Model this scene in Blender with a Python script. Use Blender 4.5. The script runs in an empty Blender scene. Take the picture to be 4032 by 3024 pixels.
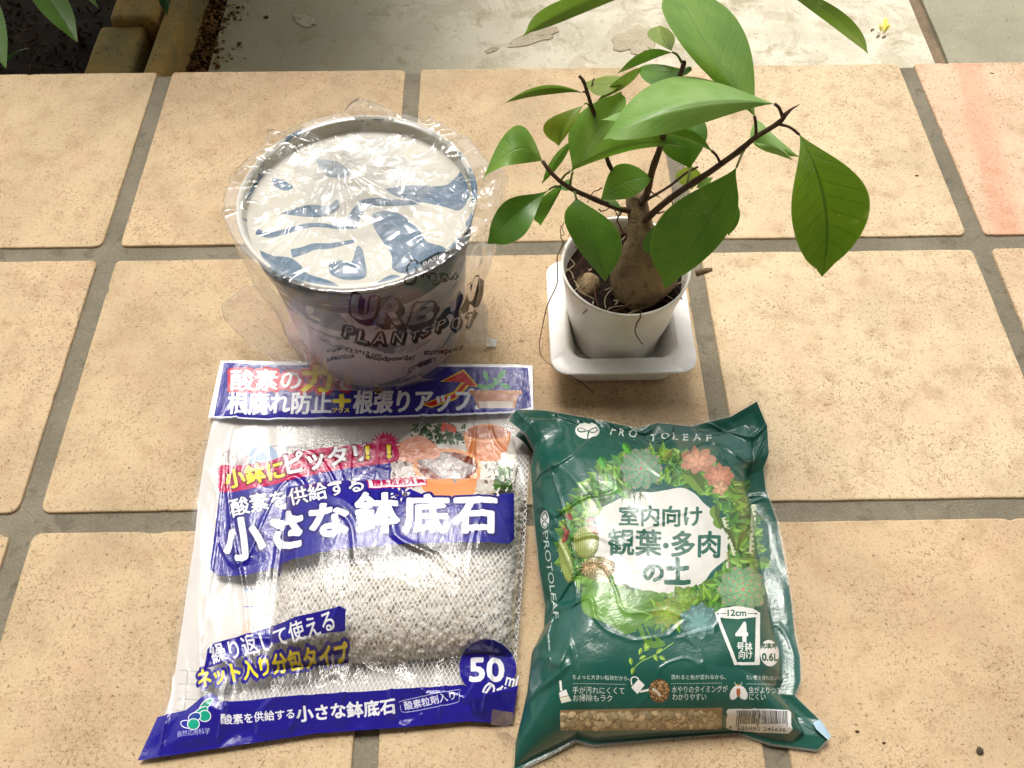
import bpy, bmesh, math, random
import numpy as np
from mathutils import Vector, Matrix

random.seed(7); RNG = np.random.RandomState(11)
scene = bpy.context.scene
COL = scene.collection

# ------------------------------------------------------------------ camera
PITCH = 0.21                                   # one floor tile plus its joint, metres
F_PX, TILT, YAW, ROLL = 3425.09, 0.574604, -0.0150224, -0.0019985
CAM = np.array([1.352639, -3.022125, 2.261109]) * PITCH
def _rx(a): c, s = math.cos(a), math.sin(a); return np.array([[1,0,0],[0,c,-s],[0,s,c]])
def _rz(a): c, s = math.cos(a), math.sin(a); return np.array([[c,-s,0],[s,c,0],[0,0,1]])
R_CAM = _rz(YAW) @ _rx(TILT) @ _rz(ROLL)
cam_data = bpy.data.cameras.new('camera'); cam = bpy.data.objects.new('camera', cam_data); COL.objects.link(cam)
cam_data.sensor_width = 36.0; cam_data.lens = F_PX / 4032 * 36.0
cam_data.clip_start = 0.01; cam_data.clip_end = 400
M4 = np.eye(4); M4[:3,:3] = R_CAM; M4[:3,3] = CAM
cam.matrix_world = Matrix(M4.tolist())
scene.camera = cam

# ------------------------------------------------------------------ sky, sun, exposure
SUN_EL, SUN_AZ = math.radians(66), math.radians(-16)    # azimuth from +Y towards +X
world = bpy.data.worlds.new('World'); scene.world = world; world.use_nodes = True
wn = world.node_tree; wn.nodes.clear()
sky = wn.nodes.new('ShaderNodeTexSky'); sky.sky_type = 'NISHITA'; sky.sun_disc = False
sky.sun_elevation = SUN_EL; sky.sun_rotation = SUN_AZ; sky.dust_density = 5.0; sky.air_density = 1.0; sky.ozone_density = 0.6
hs = wn.nodes.new('ShaderNodeHueSaturation'); hs.inputs['Saturation'].default_value = 0.25   # overcast
bgn = wn.nodes.new('ShaderNodeBackground'); bgn.inputs['Strength'].default_value = 0.15
wo = wn.nodes.new('ShaderNodeOutputWorld')
wn.links.new(sky.outputs[0], hs.inputs['Color']); wn.links.new(hs.outputs[0], bgn.inputs[0]); wn.links.new(bgn.outputs[0], wo.inputs[0])
sun_d = bpy.data.lights.new('sun', 'SUN'); sun_d.energy = 1.5; sun_d.angle = math.radians(20); sun_d.color = (1.0, 0.95, 0.87)
sun = bpy.data.objects.new('sun', sun_d); COL.objects.link(sun)
sd = Vector((math.sin(SUN_AZ)*math.cos(SUN_EL), math.cos(SUN_AZ)*math.cos(SUN_EL), math.sin(SUN_EL)))
sun.rotation_euler = sd.to_track_quat('Z', 'Y').to_euler(); sun.location = (0, 0, 3)
vs = scene.view_settings; vs.view_transform = 'Standard'; vs.look = 'None'; vs.gamma = 1.0; vs.exposure = 0.45
scene.display_settings.display_device = 'sRGB'
scene.cycles.max_bounces = 10; scene.cycles.transparent_max_bounces = 24
scene.cycles.glossy_bounces = 4; scene.cycles.transmission_bounces = 6; scene.cycles.diffuse_bounces = 4
scene.cycles.caustics_reflective = False; scene.cycles.caustics_refractive = False

# ------------------------------------------------------------------ measuring helpers
def px_of(X):
    q = (np.asarray(X, float) - CAM) @ R_CAM
    return np.stack([2016 + F_PX*q[...,0]/-q[...,2], 1512 - F_PX*q[...,1]/-q[...,2]], -1)
def at(u, v, z=0.0):                            # the point of the place at height z that was measured at (u, v)
    d = R_CAM @ np.array([(u-2016)/F_PX, -(v-1512)/F_PX, -1.0])
    return CAM + (z-CAM[2])/d[2]*d

# ------------------------------------------------------------------ noise (numpy)
TAB = RNG.rand(65536)
def _h(i, j, seed): return TAB[(i.astype(np.int64)*7919 + j.astype(np.int64)*104729 + seed*1299709) % 65536]
def vnoise(x, y, seed=0):
    i, j = np.floor(x), np.floor(y); fx, fy = x-i, y-j
    fx = fx*fx*(3-2*fx); fy = fy*fy*(3-2*fy)
    a, b, c, d = _h(i,j,seed), _h(i+1,j,seed), _h(i,j+1,seed), _h(i+1,j+1,seed)
    return (a*(1-fx)+b*fx)*(1-fy)+(c*(1-fx)+d*fx)*fy - 0.5
def fbm(x, y, seed=0, oct=4):
    r = 0; a = 1.0
    for k in range(oct): r = r + a*vnoise(x*2**k+k*3.1, y*2**k+k*1.7, seed+k); a *= .5
    return r
def facet(x, y, seed=0, warp=0.5):              # creased sheet: flat facets meeting in sharp folds
    x2 = x + warp*vnoise(x*.9, y*.9, seed+50)*2; y2 = y + warp*vnoise(x*.9+9, y*.9+4, seed+51)*2
    c, s = math.cos(seed*1.3), math.sin(seed*1.3)
    x, y = c*x2 - s*y2, s*x2 + c*y2
    i, j = np.floor(x), np.floor(y); fx, fy = x-i, y-j
    a, b, c_, d = _h(i,j,seed), _h(i+1,j,seed), _h(i,j+1,seed), _h(i+1,j+1,seed)
    lo = a + (b-a)*fx + (c_-a)*fy
    hi = d + (c_-d)*(1-fx) + (b-d)*(1-fy)
    return np.where(fx+fy < 1, lo, hi) - 0.5
def crease(x, y, seed=0, w=.03, warp=.5):       # thin straight fold lines
    return np.exp(-(facet(x, y, seed, warp)/w)**2)
def smooth(a, b, x):
    t = np.clip((x-a)/(b-a), 0, 1); return t*t*(3-2*t)

# ------------------------------------------------------------------ object helpers
def tag(o, label=None, cat=None, group=None, kind=None):
    if label: o['label'] = label
    if cat: o['category'] = cat
    if group: o['group'] = group
    if kind: o['kind'] = kind
    return o
def empty(name, loc=(0,0,0)):
    o = bpy.data.objects.new(name, None); COL.objects.link(o); o.location = loc; o.empty_display_size = .02
    return o
def mesh_obj(name, verts, faces, mat, parent=None, smooth_=True, uvs=None, origin=None):
    me = bpy.data.meshes.new(name)
    verts = np.asarray(verts, float)
    org = np.zeros(3)
    if parent is not None: org = np.array(parent.matrix_basis.translation)
    elif origin is not None: org = np.asarray(origin, float)
    me.from_pydata((verts-org).tolist(), [], [tuple(f) for f in faces])
    if uvs is not None:
        lay = me.uv_layers.new(name='UVMap')
        vi = np.zeros(len(me.loops), int); me.loops.foreach_get('vertex_index', vi)
        lay.data.foreach_set('uv', np.asarray(uvs)[vi].ravel())
    if smooth_: me.polygons.foreach_set('use_smooth', [True]*len(me.polygons))
    me.materials.append(mat)
    me.update()
    o = bpy.data.objects.new(name, me); COL.objects.link(o)
    if parent is not None: o.parent = parent
    else: o.location = org.tolist()
    return o
def grid_faces(n, m, wrap=False):               # n rows, m columns
    f = []
    for i in range(n-1):
        for j in range(m if wrap else m-1):
            a = i*m+j; b = i*m+(j+1) % m
            f.append((a, b, b+m, a+m))
    return f
def fix_normals(o):
    bm = bmesh.new(); bm.from_mesh(o.data); bmesh.ops.recalc_face_normals(bm, faces=bm.faces); bm.to_mesh(o.data); bm.free()
def tube(pts, rad, n=8, closed_ends=True):
    pts = np.asarray(pts, float); k = len(pts)
    rad = np.broadcast_to(np.asarray(rad, float), (k,))
    T = np.gradient(pts, axis=0); T /= np.linalg.norm(T, axis=1)[:,None]+1e-12
    up = np.array([0,0,1.0]) if abs(T[0,2]) < .9 else np.array([1.0,0,0])
    V = []
    N = np.cross(T[0], up); N /= np.linalg.norm(N)
    for i in range(k):
        N = N - T[i]*np.dot(N, T[i]); N /= np.linalg.norm(N)+1e-12; B = np.cross(T[i], N)
        for a in range(n):
            th = 2*math.pi*a/n; V.append(pts[i] + rad[i]*(math.cos(th)*N+math.sin(th)*B))
    F = grid_faces(k, n, True)
    F.append(tuple(range(n))[::-1]); F.append(tuple((k-1)*n+q for q in range(n)))
    return V, F
def spline(pts, n=24):                          # Catmull-Rom through the points
    P = np.asarray(pts, float); P = np.vstack([2*P[0]-P[1], P, 2*P[-1]-P[-2]])
    out = []; seg = len(P)-3
    for q in np.linspace(0, seg-1e-6, n):
        i = int(q); t = q-i; p0, p1, p2, p3 = P[i:i+4]
        out.append(.5*((2*p1)+(-p0+p2)*t+(2*p0-5*p1+4*p2-p3)*t*t+(-p0+3*p1-3*p2+p3)*t**3))
    return np.array(out)
def join_parts(parts):
    V, F = [], []; off = 0
    for v, f in parts:
        V += [tuple(p) for p in v]; F += [tuple(i+off for i in q) for q in f]; off += len(v)
    return V, F
def lathe(profile, center, n=96):
    V = []
    for r, z in profile:
        for a in range(n):
            th = 2*math.pi*a/n; V.append((center[0]+r*math.cos(th), center[1]+r*math.sin(th), center[2]+z))
    return V, grid_faces(len(profile), n, True)

# ------------------------------------------------------------------ material helpers
def lin(r, g, b):
    f = lambda c: (c/255/12.92) if c/255 <= .04045 else ((c/255+.055)/1.055)**2.4
    return (f(r), f(g), f(b), 1)
class NT:
    def __init__(self, name):
        self.m = bpy.data.materials.new(name); self.m.use_nodes = True
        self.t = self.m.node_tree; self.t.nodes.clear()
        self.out = self.t.nodes.new('ShaderNodeOutputMaterial')
    def n(self, typ, **kw):
        nd = self.t.nodes.new('ShaderNode'+typ)
        for k, v in kw.items():
            if k in nd.inputs: self.set(nd.inputs[k], v)
            elif hasattr(nd, k): setattr(nd, k, v)
            else: self.set(nd.inputs[k.replace('_', ' ')], v)
        return nd
    def set(self, sock, v):
        if isinstance(v, bpy.types.NodeSocket): self.t.links.new(v, sock)
        else: sock.default_value = v
    def link(self, a, b): self.t.links.new(a, b)
    def math(self, op, a, b=0.0, clamp=False):
        nd = self.t.nodes.new('ShaderNodeMath'); nd.operation = op; nd.use_clamp = clamp
        self.set(nd.inputs[0], a); self.set(nd.inputs[1], b); return nd.outputs[0]
    def mix(self, fac, a, b, blend='MIX'):
        nd = self.t.nodes.new('ShaderNodeMix'); nd.data_type = 'RGBA'; nd.blend_type = blend
        self.set(nd.inputs[0], fac); self.set(nd.inputs[6], a); self.set(nd.inputs[7], b); return nd.outputs[2]
    def noise(self, vec, scale, detail=4, rough=.5, dist=0.0, out='Fac'):
        nd = self.n('TexNoise', Scale=scale, Detail=detail, Roughness=rough, Distortion=dist); self.link(vec, nd.inputs['Vector'])
        return nd.outputs[out]
    def ramp(self, fac, stops):
        nd = self.t.nodes.new('ShaderNodeValToRGB'); self.link(fac, nd.inputs[0]); cr = nd.color_ramp
        while len(cr.elements) > 1: cr.elements.remove(cr.elements[-1])
        cr.elements[0].position = stops[0][0]; cr.elements[0].color = stops[0][1]
        for p, c in stops[1:]:
            e = cr.elements.new(p); e.color = c
        return nd.outputs[0]
    def step(self, fac, lo, hi):                 # 0..1 smooth between lo and hi
        nd = self.t.nodes.new('ShaderNodeMapRange'); nd.interpolation_type = 'SMOOTHSTEP'
        self.set(nd.inputs[0], fac); nd.inputs[1].default_value = lo; nd.inputs[2].default_value = hi; return nd.outputs[0]
    def coords(self, kind='Object', scale=None, offset=None):
        tc = self.t.nodes.new('ShaderNodeTexCoord'); o = tc.outputs[kind]
        if scale or offset:
            mp = self.t.nodes.new('ShaderNodeMapping'); self.link(o, mp.inputs[0])
            if scale: mp.inputs['Scale'].default_value = scale
            if offset: mp.inputs['Location'].default_value = offset
            o = mp.outputs[0]
        return o
    def world(self):
        return self.t.nodes.new('ShaderNodeNewGeometry').outputs['Position']
    def bump(self, h, strength=.3, dist=.001, normal=None):
        nd = self.n('Bump', Strength=strength, Distance=dist); self.link(h, nd.inputs['Height'])
        if normal is not None: self.link(normal, nd.inputs['Normal'])
        return nd.outputs[0]
    def bsdf(self, **kw):
        nd = self.t.nodes.new('ShaderNodeBsdfPrincipled')
        for k, v in kw.items(): self.set(nd.inputs[k.replace('_', ' ')], v)
        return nd
    def done(self, shader): self.link(shader, self.out.inputs[0]); return self.m

# tiles: pale fired clay, with mottling, pits and short scratches
def tile_mat(name, c1, c2, stain=None):
    N = NT(name); p = N.world()
    big = N.noise(p, 14, 4, .6); mid = N.noise(p, 60, 5, .6); fine = N.noise(p, 900, 3, .7)
    col = N.mix(N.step(big, .35, .68), c1, c2)
    col = N.mix(N.math('MULTIPLY', N.step(mid, .46, .7), .55), col, lin(168, 138, 102))
    col = N.mix(N.math('MULTIPLY', N.step(N.noise(p, 9, 3, .6), .5, .72), .45), col, lin(164, 142, 112))   # worn greyish soil film
    col = N.mix(N.math('MULTIPLY', N.step(N.noise(p, 24, 4, .65, .5), .5, .72), .28), col, lin(206, 156, 128))   # pinkish firing blush
    # short hair scratches: thin iso-lines broken up by a second noise
    def hair(scale, w, off, mlo):
        mp = N.n('Mapping'); N.link(p, mp.inputs[0]); mp.inputs['Location'].default_value = off
        a = N.noise(mp.outputs[0], scale, 2, .5, .6)
        line = N.math('SUBTRACT', 1, N.step(N.math('ABSOLUTE', N.math('SUBTRACT', a, .5)), 0, w))
        return N.math('MULTIPLY', line, N.step(N.noise(mp.outputs[0], scale*1.7, 2, .5), mlo, mlo+.07))
    s1 = hair(230, .03, (1, 2, 0), .50); s2 = hair(120, .014, (5, 3, 0), .54); s3 = hair(420, .045, (2, 8, 0), .47)
    scr = N.math('MAXIMUM', N.math('MAXIMUM', s1, s2), N.math('MULTIPLY', s3, .7))
    scr = N.math('MULTIPLY', scr, N.math('ADD', .5, N.step(N.noise(p, 22, 2), .35, .65)))
    col = N.mix(N.math('MULTIPLY', scr, .62, True), col, lin(120, 92, 58))
    pit = N.step(N.noise(p, 480, 2, .6), .635, .69)
    col = N.mix(N.math('MULTIPLY', pit, .75), col, lin(98, 74, 48))
    v = N.n('TexVoronoi', Scale=48); N.link(p, v.inputs['Vector'])
    spot = N.math('SUBTRACT', 1, N.step(v.outputs['Distance'], .02, .06))
    sel = N.step(v.outputs['Color'], .62, .66)
    col = N.mix(N.math('MULTIPLY', N.math('MULTIPLY', spot, sel), .8), col, lin(88, 64, 42))
    col = N.mix(N.math('MULTIPLY', N.step(fine, .3, .7), .14), col, lin(255, 236, 200))
    if stain:
        x0, x1, c = stain
        sep = N.n('SeparateXYZ'); N.link(p, sep.inputs[0])
        wob = N.math('MULTIPLY', N.math('SUBTRACT', N.noise(p, 18, 3), .5), .008)
        xx = N.math('ADD', N.math('SUBTRACT', sep.outputs[0], N.math('MULTIPLY', sep.outputs[1], .14)), wob)
        band = N.math('MULTIPLY', N.step(xx, x0-.004, x0+.004), N.math('SUBTRACT', 1.0, N.step(xx, x0+.012, x1)))
        col = N.mix(N.math('MULTIPLY', band, .45), col, c)
    h = N.math('SUBTRACT', N.math('ADD', N.math('MULTIPLY', mid, .8), N.math('MULTIPLY', fine, .35)), N.math('ADD', N.math('MULTIPLY', pit, 1.2), N.math('MULTIPLY', scr, .6)))
    b = N.bsdf(Base_Color=col, Roughness=N.math('ADD', .5, N.math('MULTIPLY', mid, .25)), Normal=N.bump(h, .35, .0007))
    b.inputs['Specular IOR Level'].default_value = .2
    return N.done(b.outputs[0])
T_A = tile_mat('tile_clay', lin(200, 175, 137), lin(180, 156, 121))
T_B = tile_mat('tile_clay_warm', lin(205, 178, 140), lin(186, 160, 125))
T_C = tile_mat('tile_clay_lit', lin(216, 194, 158), lin(205, 182, 147))  # right-hand tiles: the brighter light there is put into the clay colour
T_P = tile_mat('tile_clay_pink', lin(220, 186, 156), lin(216, 180, 150), stain=(.672, .702, lin(214, 146, 120)))
T_PK = tile_mat('tile_clay_pinkish', lin(212, 186, 152), lin(206, 178, 145))

def grit_mat(name, c1, c2, c3, scale=700, bump=.5, rough=.9, patch=None):
    N = NT(name); p = N.world()
    col = N.mix(N.step(N.noise(p, 18, 5, .65), .35, .65), c1, c2)
    g = N.noise(p, scale, 3, .7)
    col = N.mix(N.math('MULTIPLY', N.step(g, .55, .72), .7), col, c3)
    col = N.mix(N.math('MULTIPLY', N.step(N.noise(p, scale*.6, 2, .6), .66, .75), .6), col, lin(70, 64, 52))
    if patch: col = N.mix(N.math('MULTIPLY', N.step(N.noise(p, patch[0], 5, .65, .4), patch[1], patch[1]+.12), patch[3]), col, patch[2])
    h = N.math('ADD', N.math('MULTIPLY', g, .7), N.noise(p, scale*.25, 4, .6))
    b = N.bsdf(Base_Color=col, Roughness=rough, Normal=N.bump(h, bump, .001)); b.inputs['Specular IOR Level'].default_value = .2
    return N.done(b.outputs[0])
M_GROUT = grit_mat('grey_grout', lin(138, 130, 112), lin(122, 115, 98), lin(172, 162, 142), 900, 1.0, patch=(70, .55, lin(98, 92, 76), .6))
M_CONC0 = grit_mat('pale_worn_concrete', lin(218, 210, 190), lin(196, 188, 166), lin(234, 228, 210), 420, .35,
                  patch=(26, .56, lin(164, 152, 122), .7))
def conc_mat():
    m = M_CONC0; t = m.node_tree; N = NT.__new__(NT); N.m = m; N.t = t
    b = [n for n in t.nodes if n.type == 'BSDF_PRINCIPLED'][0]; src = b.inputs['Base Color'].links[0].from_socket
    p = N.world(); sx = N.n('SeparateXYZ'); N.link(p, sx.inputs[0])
    painted_shade = N.math('SUBTRACT', 1.0, N.step(N.math('ADD', sx.outputs[0], N.math('MULTIPLY', N.noise(p, 9, 4, .65), .25)), .12, .48))   # shrub shade painted into the colour towards the bed, with some greenish algae
    c = N.mix(N.math('MULTIPLY', painted_shade, .80), src, lin(146, 138, 108))
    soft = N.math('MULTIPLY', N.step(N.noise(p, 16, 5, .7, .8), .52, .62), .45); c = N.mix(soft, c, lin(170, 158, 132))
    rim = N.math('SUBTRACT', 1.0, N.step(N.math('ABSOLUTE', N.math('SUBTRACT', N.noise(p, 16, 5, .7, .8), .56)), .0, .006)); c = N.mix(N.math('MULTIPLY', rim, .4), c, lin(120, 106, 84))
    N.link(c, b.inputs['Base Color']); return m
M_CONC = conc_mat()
M_FLAKE = grit_mat('flaked_concrete', lin(196, 184, 160), lin(178, 166, 142), lin(214, 204, 182), 500, .9)
M_GREY = grit_mat('grey_mortar_paving', lin(158, 154, 132), lin(148, 144, 124), lin(180, 174, 152), 420, .8)
M_JOINT = grit_mat('brown_joint', lin(140, 120, 98), lin(110, 96, 78), lin(170, 150, 126), 400, .8)
M_SOIL = grit_mat('dark_garden_soil', lin(34, 24, 14), lin(24, 18, 10), lin(64, 44, 24), 260, 1.0, patch=(40, .6, lin(70, 46, 24), .5))
M_EARTH = grit_mat('brown_earth', lin(92, 74, 50), lin(76, 64, 42), lin(120, 98, 66), 60, .8)
M_CHIP = grit_mat('bark_chip', lin(110, 74, 36), lin(70, 46, 24), lin(150, 110, 60), 200, .6)
M_MULCH = grit_mat('dark_mulch', lin(64, 44, 24), lin(38, 26, 16), lin(100, 72, 40), 200, .6)
M_GRAVEL = grit_mat('sandy_crumbs', lin(150, 116, 70), lin(96, 70, 40), lin(190, 160, 110), 300, .6)

def brick_mat():
    N = NT('ochre_edging_brick'); p = N.world()
    col = N.mix(N.step(N.noise(p, 30, 5, .65), .35, .65), lin(160, 124, 58), lin(134, 112, 60))
    col = N.mix(N.math('MULTIPLY', N.step(N.noise(p, 12, 3, .6), .45, .65), .6), col, lin(100, 98, 60))
    col = N.mix(N.math('MULTIPLY', N.step(N.noise(p, 190, 4, .65, .3), .58, .66), .75), col, lin(62, 46, 24))
    b = N.bsdf(Base_Color=col, Roughness=.85, Normal=N.bump(N.noise(p, 300, 5, .6), .6, .0012))
    return N.done(b.outputs[0])
M_BRICK = brick_mat()

def leaf_mat(name, top, top2, back, vein, trans=.35, rough=.32, freckle=.5):
    N = NT(name); uv = N.coords('UV'); sep = N.n('SeparateXYZ'); N.link(uv, sep.inputs[0])
    t, w = sep.outputs[0], sep.outputs[1]        # t along the leaf, w -1..1 across (stored 0..1)
    ww = N.math('ABSOLUTE', N.math('SUBTRACT', N.math('MULTIPLY', w, 2), 1))
    p = N.coords('Object')
    col = N.mix(N.step(N.noise(p, 45, 3), .35, .65), top, top2)
    mid = N.math('SUBTRACT', 1, N.step(ww, .015, .07))
    lat = N.math('SINE', N.math('MULTIPLY', N.math('SUBTRACT', t, N.math('MULTIPLY', ww, .16)), 62))
    lat = N.math('MULTIPLY', N.step(lat, .8, .99), N.math('SUBTRACT', 1, N.step(ww, .75, .98)))
    veins = N.math('MAXIMUM', mid, N.math('MULTIPLY', lat, .33))
    col = N.mix(N.math('MULTIPLY', veins, .55), col, vein)
    edge = N.step(ww, .955, 1.0)
    col = N.mix(N.math('MULTIPLY', edge, .5), col, lin(150, 170, 80))
    fr = N.step(N.noise(p, 900, 2, .6), .68, .75)
    col = N.mix(N.math('MULTIPLY', fr, freckle), col, lin(170, 190, 120))
    geo = N.n('NewGeometry')
    col = N.mix(geo.outputs['Backfacing'], col, back)
    h = N.math('ADD', N.math('MULTIPLY', veins, -1.3), N.math('MULTIPLY', N.noise(p, 70, 4), 1.4))
    blot = N.step(N.noise(p, 34, 5, .7), .58, .7); col = N.mix(N.math('MULTIPLY', blot, .28), col, lin(176, 196, 140))
    b = N.bsdf(Base_Color=col, Roughness=N.math('ADD', rough-.06, N.math('MULTIPLY', N.noise(p, 60, 5, .7), .3)), Normal=N.bump(h, .35, .0006))
    b.inputs['Specular IOR Level'].default_value = .5; b.inputs['Coat Weight'].default_value = .35; b.inputs['Coat Roughness'].default_value = .22
    tr = N.n('BsdfTranslucent'); N.link(N.mix(1.0, col, (1.0, 1.25, .35, 1), 'MULTIPLY'), tr.inputs[0])
    mx = N.n('MixShader'); mx.inputs[0].default_value = trans; N.link(b.outputs[0], mx.inputs[1]); N.link(tr.outputs[0], mx.inputs[2])
    return N.done(mx.outputs[0])
L_G = leaf_mat('ficus_leaf_green', lin(128, 168, 66), lin(106, 150, 52), lin(112, 136, 66), lin(120, 156, 84))
L_L = leaf_mat('ficus_leaf_light', lin(150, 186, 110), lin(126, 170, 82), lin(124, 146, 80), lin(150, 180, 120), rough=.38)
L_D = leaf_mat('ficus_leaf_deep', lin(98, 142, 46), lin(80, 126, 38), lin(96, 120, 50), lin(84, 124, 56))
L_Y = leaf_mat('ficus_leaf_yellowish', lin(140, 156, 52), lin(124, 144, 46), lin(130, 142, 66), lin(90, 110, 40))
L_V = leaf_mat('ficus_leaf_veined', lin(108, 138, 34), lin(94, 126, 30), lin(100, 120, 50), lin(38, 66, 20), trans=.5)
L_S = leaf_mat('shrub_leaf', lin(112, 156, 56), lin(98, 142, 48), lin(120, 150, 80), lin(70, 100, 40), freckle=.1)
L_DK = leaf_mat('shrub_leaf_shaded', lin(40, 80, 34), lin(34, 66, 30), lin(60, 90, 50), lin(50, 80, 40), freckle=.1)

def plain(name, c, rough=.5, spec=.5, noise=None, bump=0.0, coat=0.0):
    N = NT(name); p = N.world(); col = c
    if noise: col = N.mix(N.step(N.noise(p, noise[0], 4, .6), .35, .68), c, noise[1])
    b = N.bsdf(Base_Color=col, Roughness=rough); b.inputs['Specular IOR Level'].default_value = spec
    b.inputs['Coat Weight'].default_value = coat; b.inputs['Coat Roughness'].default_value = .08
    if bump: N.link(N.bump(N.noise(p, 250, 5, .6), bump, .001), b.inputs['Normal'])
    return N.done(b.outputs[0])
M_WPOT = plain('white_plastic_pot', lin(246, 243, 235), .3, .5, (30, lin(234, 228, 214)), .06)
M_WPLA = plain('white_plastic', lin(246, 245, 242), .3, .5, (24, lin(230, 226, 218)), .05)
M_POTSOIL = grit_mat('potting_soil', lin(40, 26, 16), lin(26, 18, 12), lin(80, 56, 34), 380, 1.0)
def bark_mat(name, c1, c2, c3):
    N = NT(name); p = N.world(); mp = N.n('Mapping'); N.link(p, mp.inputs[0]); mp.inputs['Scale'].default_value = (1, 1, .8)
    q = mp.outputs[0]
    col = N.mix(N.step(N.noise(q, 70, 6, .65, .5), .35, .65), c1, c2)
    col = N.mix(N.math('MULTIPLY', N.step(N.noise(q, 260, 4, .7, .6), .55, .68), .6), col, c3)
    b = N.bsdf(Base_Color=col, Roughness=.75, Normal=N.bump(N.math('ADD', N.noise(q, 190, 6, .7, .5), N.math('MULTIPLY', N.noise(p, 620, 4, .7), .5)), 1.0, .0018)); return N.done(b.outputs[0])
M_BARK = bark_mat('ficus_bark', lin(166, 142, 104), lin(120, 100, 70), lin(72, 56, 38))
M_TWIG = bark_mat('ficus_twig', lin(98, 70, 50), lin(72, 50, 36), lin(48, 34, 26))
M_PETI = plain('green_petiole', lin(112, 126, 60), .5)
M_ROOT = plain('brown_rootlet', lin(72, 42, 30), .7, .3, (200, lin(96, 60, 40)))
M_ROOTP = plain('pale_rootlet', lin(168, 150, 122), .7, .3)

# ------------------------------------------------------------------ print painter
class Surf:
    """A surface S(s,t) -> xyz; finds the (s,t) under a measured photo point so that the artwork can be laid out on it."""
    def __init__(self, fn):
        self.fn = fn
        g = np.linspace(0, 1, 70); S, T = np.meshgrid(g, g); self.S, self.T = S.ravel(), T.ravel()
        X = fn(self.S, self.T); self.P = px_of(X)
        e = 1e-3                                   # keep only the side of the surface that is turned to the viewer
        a, b = fn(self.S+e, self.T)-X, fn(self.S, self.T+e)-X
        self.ok = (np.cross(a, b)*(CAM-X)).sum(1) > 0
        if self.ok.sum() < 50: self.ok[:] = True
        self.S, self.T, self.P = self.S[self.ok], self.T[self.ok], self.P[self.ok]
    def inv(self, uv):
        uv = np.asarray(uv, float).reshape(-1, 2)
        out = np.zeros_like(uv)
        for a in range(0, len(uv), 2000):
            q = uv[a:a+2000]; d = ((q[:,None]-self.P[None])**2).sum(2); k = d.argmin(1)
            s, t = self.S[k].copy(), self.T[k].copy()
            for it in range(5):
                e = 2e-3; P0 = px_of(self.fn(s, t)); Ps = (px_of(self.fn(s+e, t))-P0)/e; Pt = (px_of(self.fn(s, t+e))-P0)/e
                r = q-P0; det = Ps[:,0]*Pt[:,1]-Ps[:,1]*Pt[:,0]; det = np.where(abs(det) < 1e3, 1e12, det)
                ds = (r[:,0]*Pt[:,1]-r[:,1]*Pt[:,0])/det; dt = (Ps[:,0]*r[:,1]-Ps[:,1]*r[:,0])/det
                s = s+np.clip(ds, -.03, .03); t = t+np.clip(dt, -.03, .03)
            out[a:a+2000] = np.stack([s, t], 1)
        return out

_glyph_cache = {}
def glyphs(txt):
    if txt in _glyph_cache: return _glyph_cache[txt]
    cu = bpy.data.curves.new('lettering', 'FONT'); cu.body = txt; cu.resolution_u = 3
    o = bpy.data.objects.new('lettering', cu); COL.objects.link(o); bpy.context.view_layer.update()
    me = o.to_mesh(); me.calc_loop_triangles()
    v = np.zeros(len(me.vertices)*3); me.vertices.foreach_get('co', v); v = v.reshape(-1, 3)[:, :2]
    f = np.zeros(len(me.loop_triangles)*3, int); me.loop_triangles.foreach_get('vertices', f); f = f.reshape(-1, 3)
    o.to_mesh_clear(); bpy.data.objects.remove(o); bpy.data.curves.remove(cu)
    x0, x1 = v[:,0].min(), v[:,0].max()
    v = np.stack([(v[:,0]-x0)/(x1-x0), v[:,1]], 1)
    _glyph_cache[txt] = (v, f); return v, f

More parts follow.
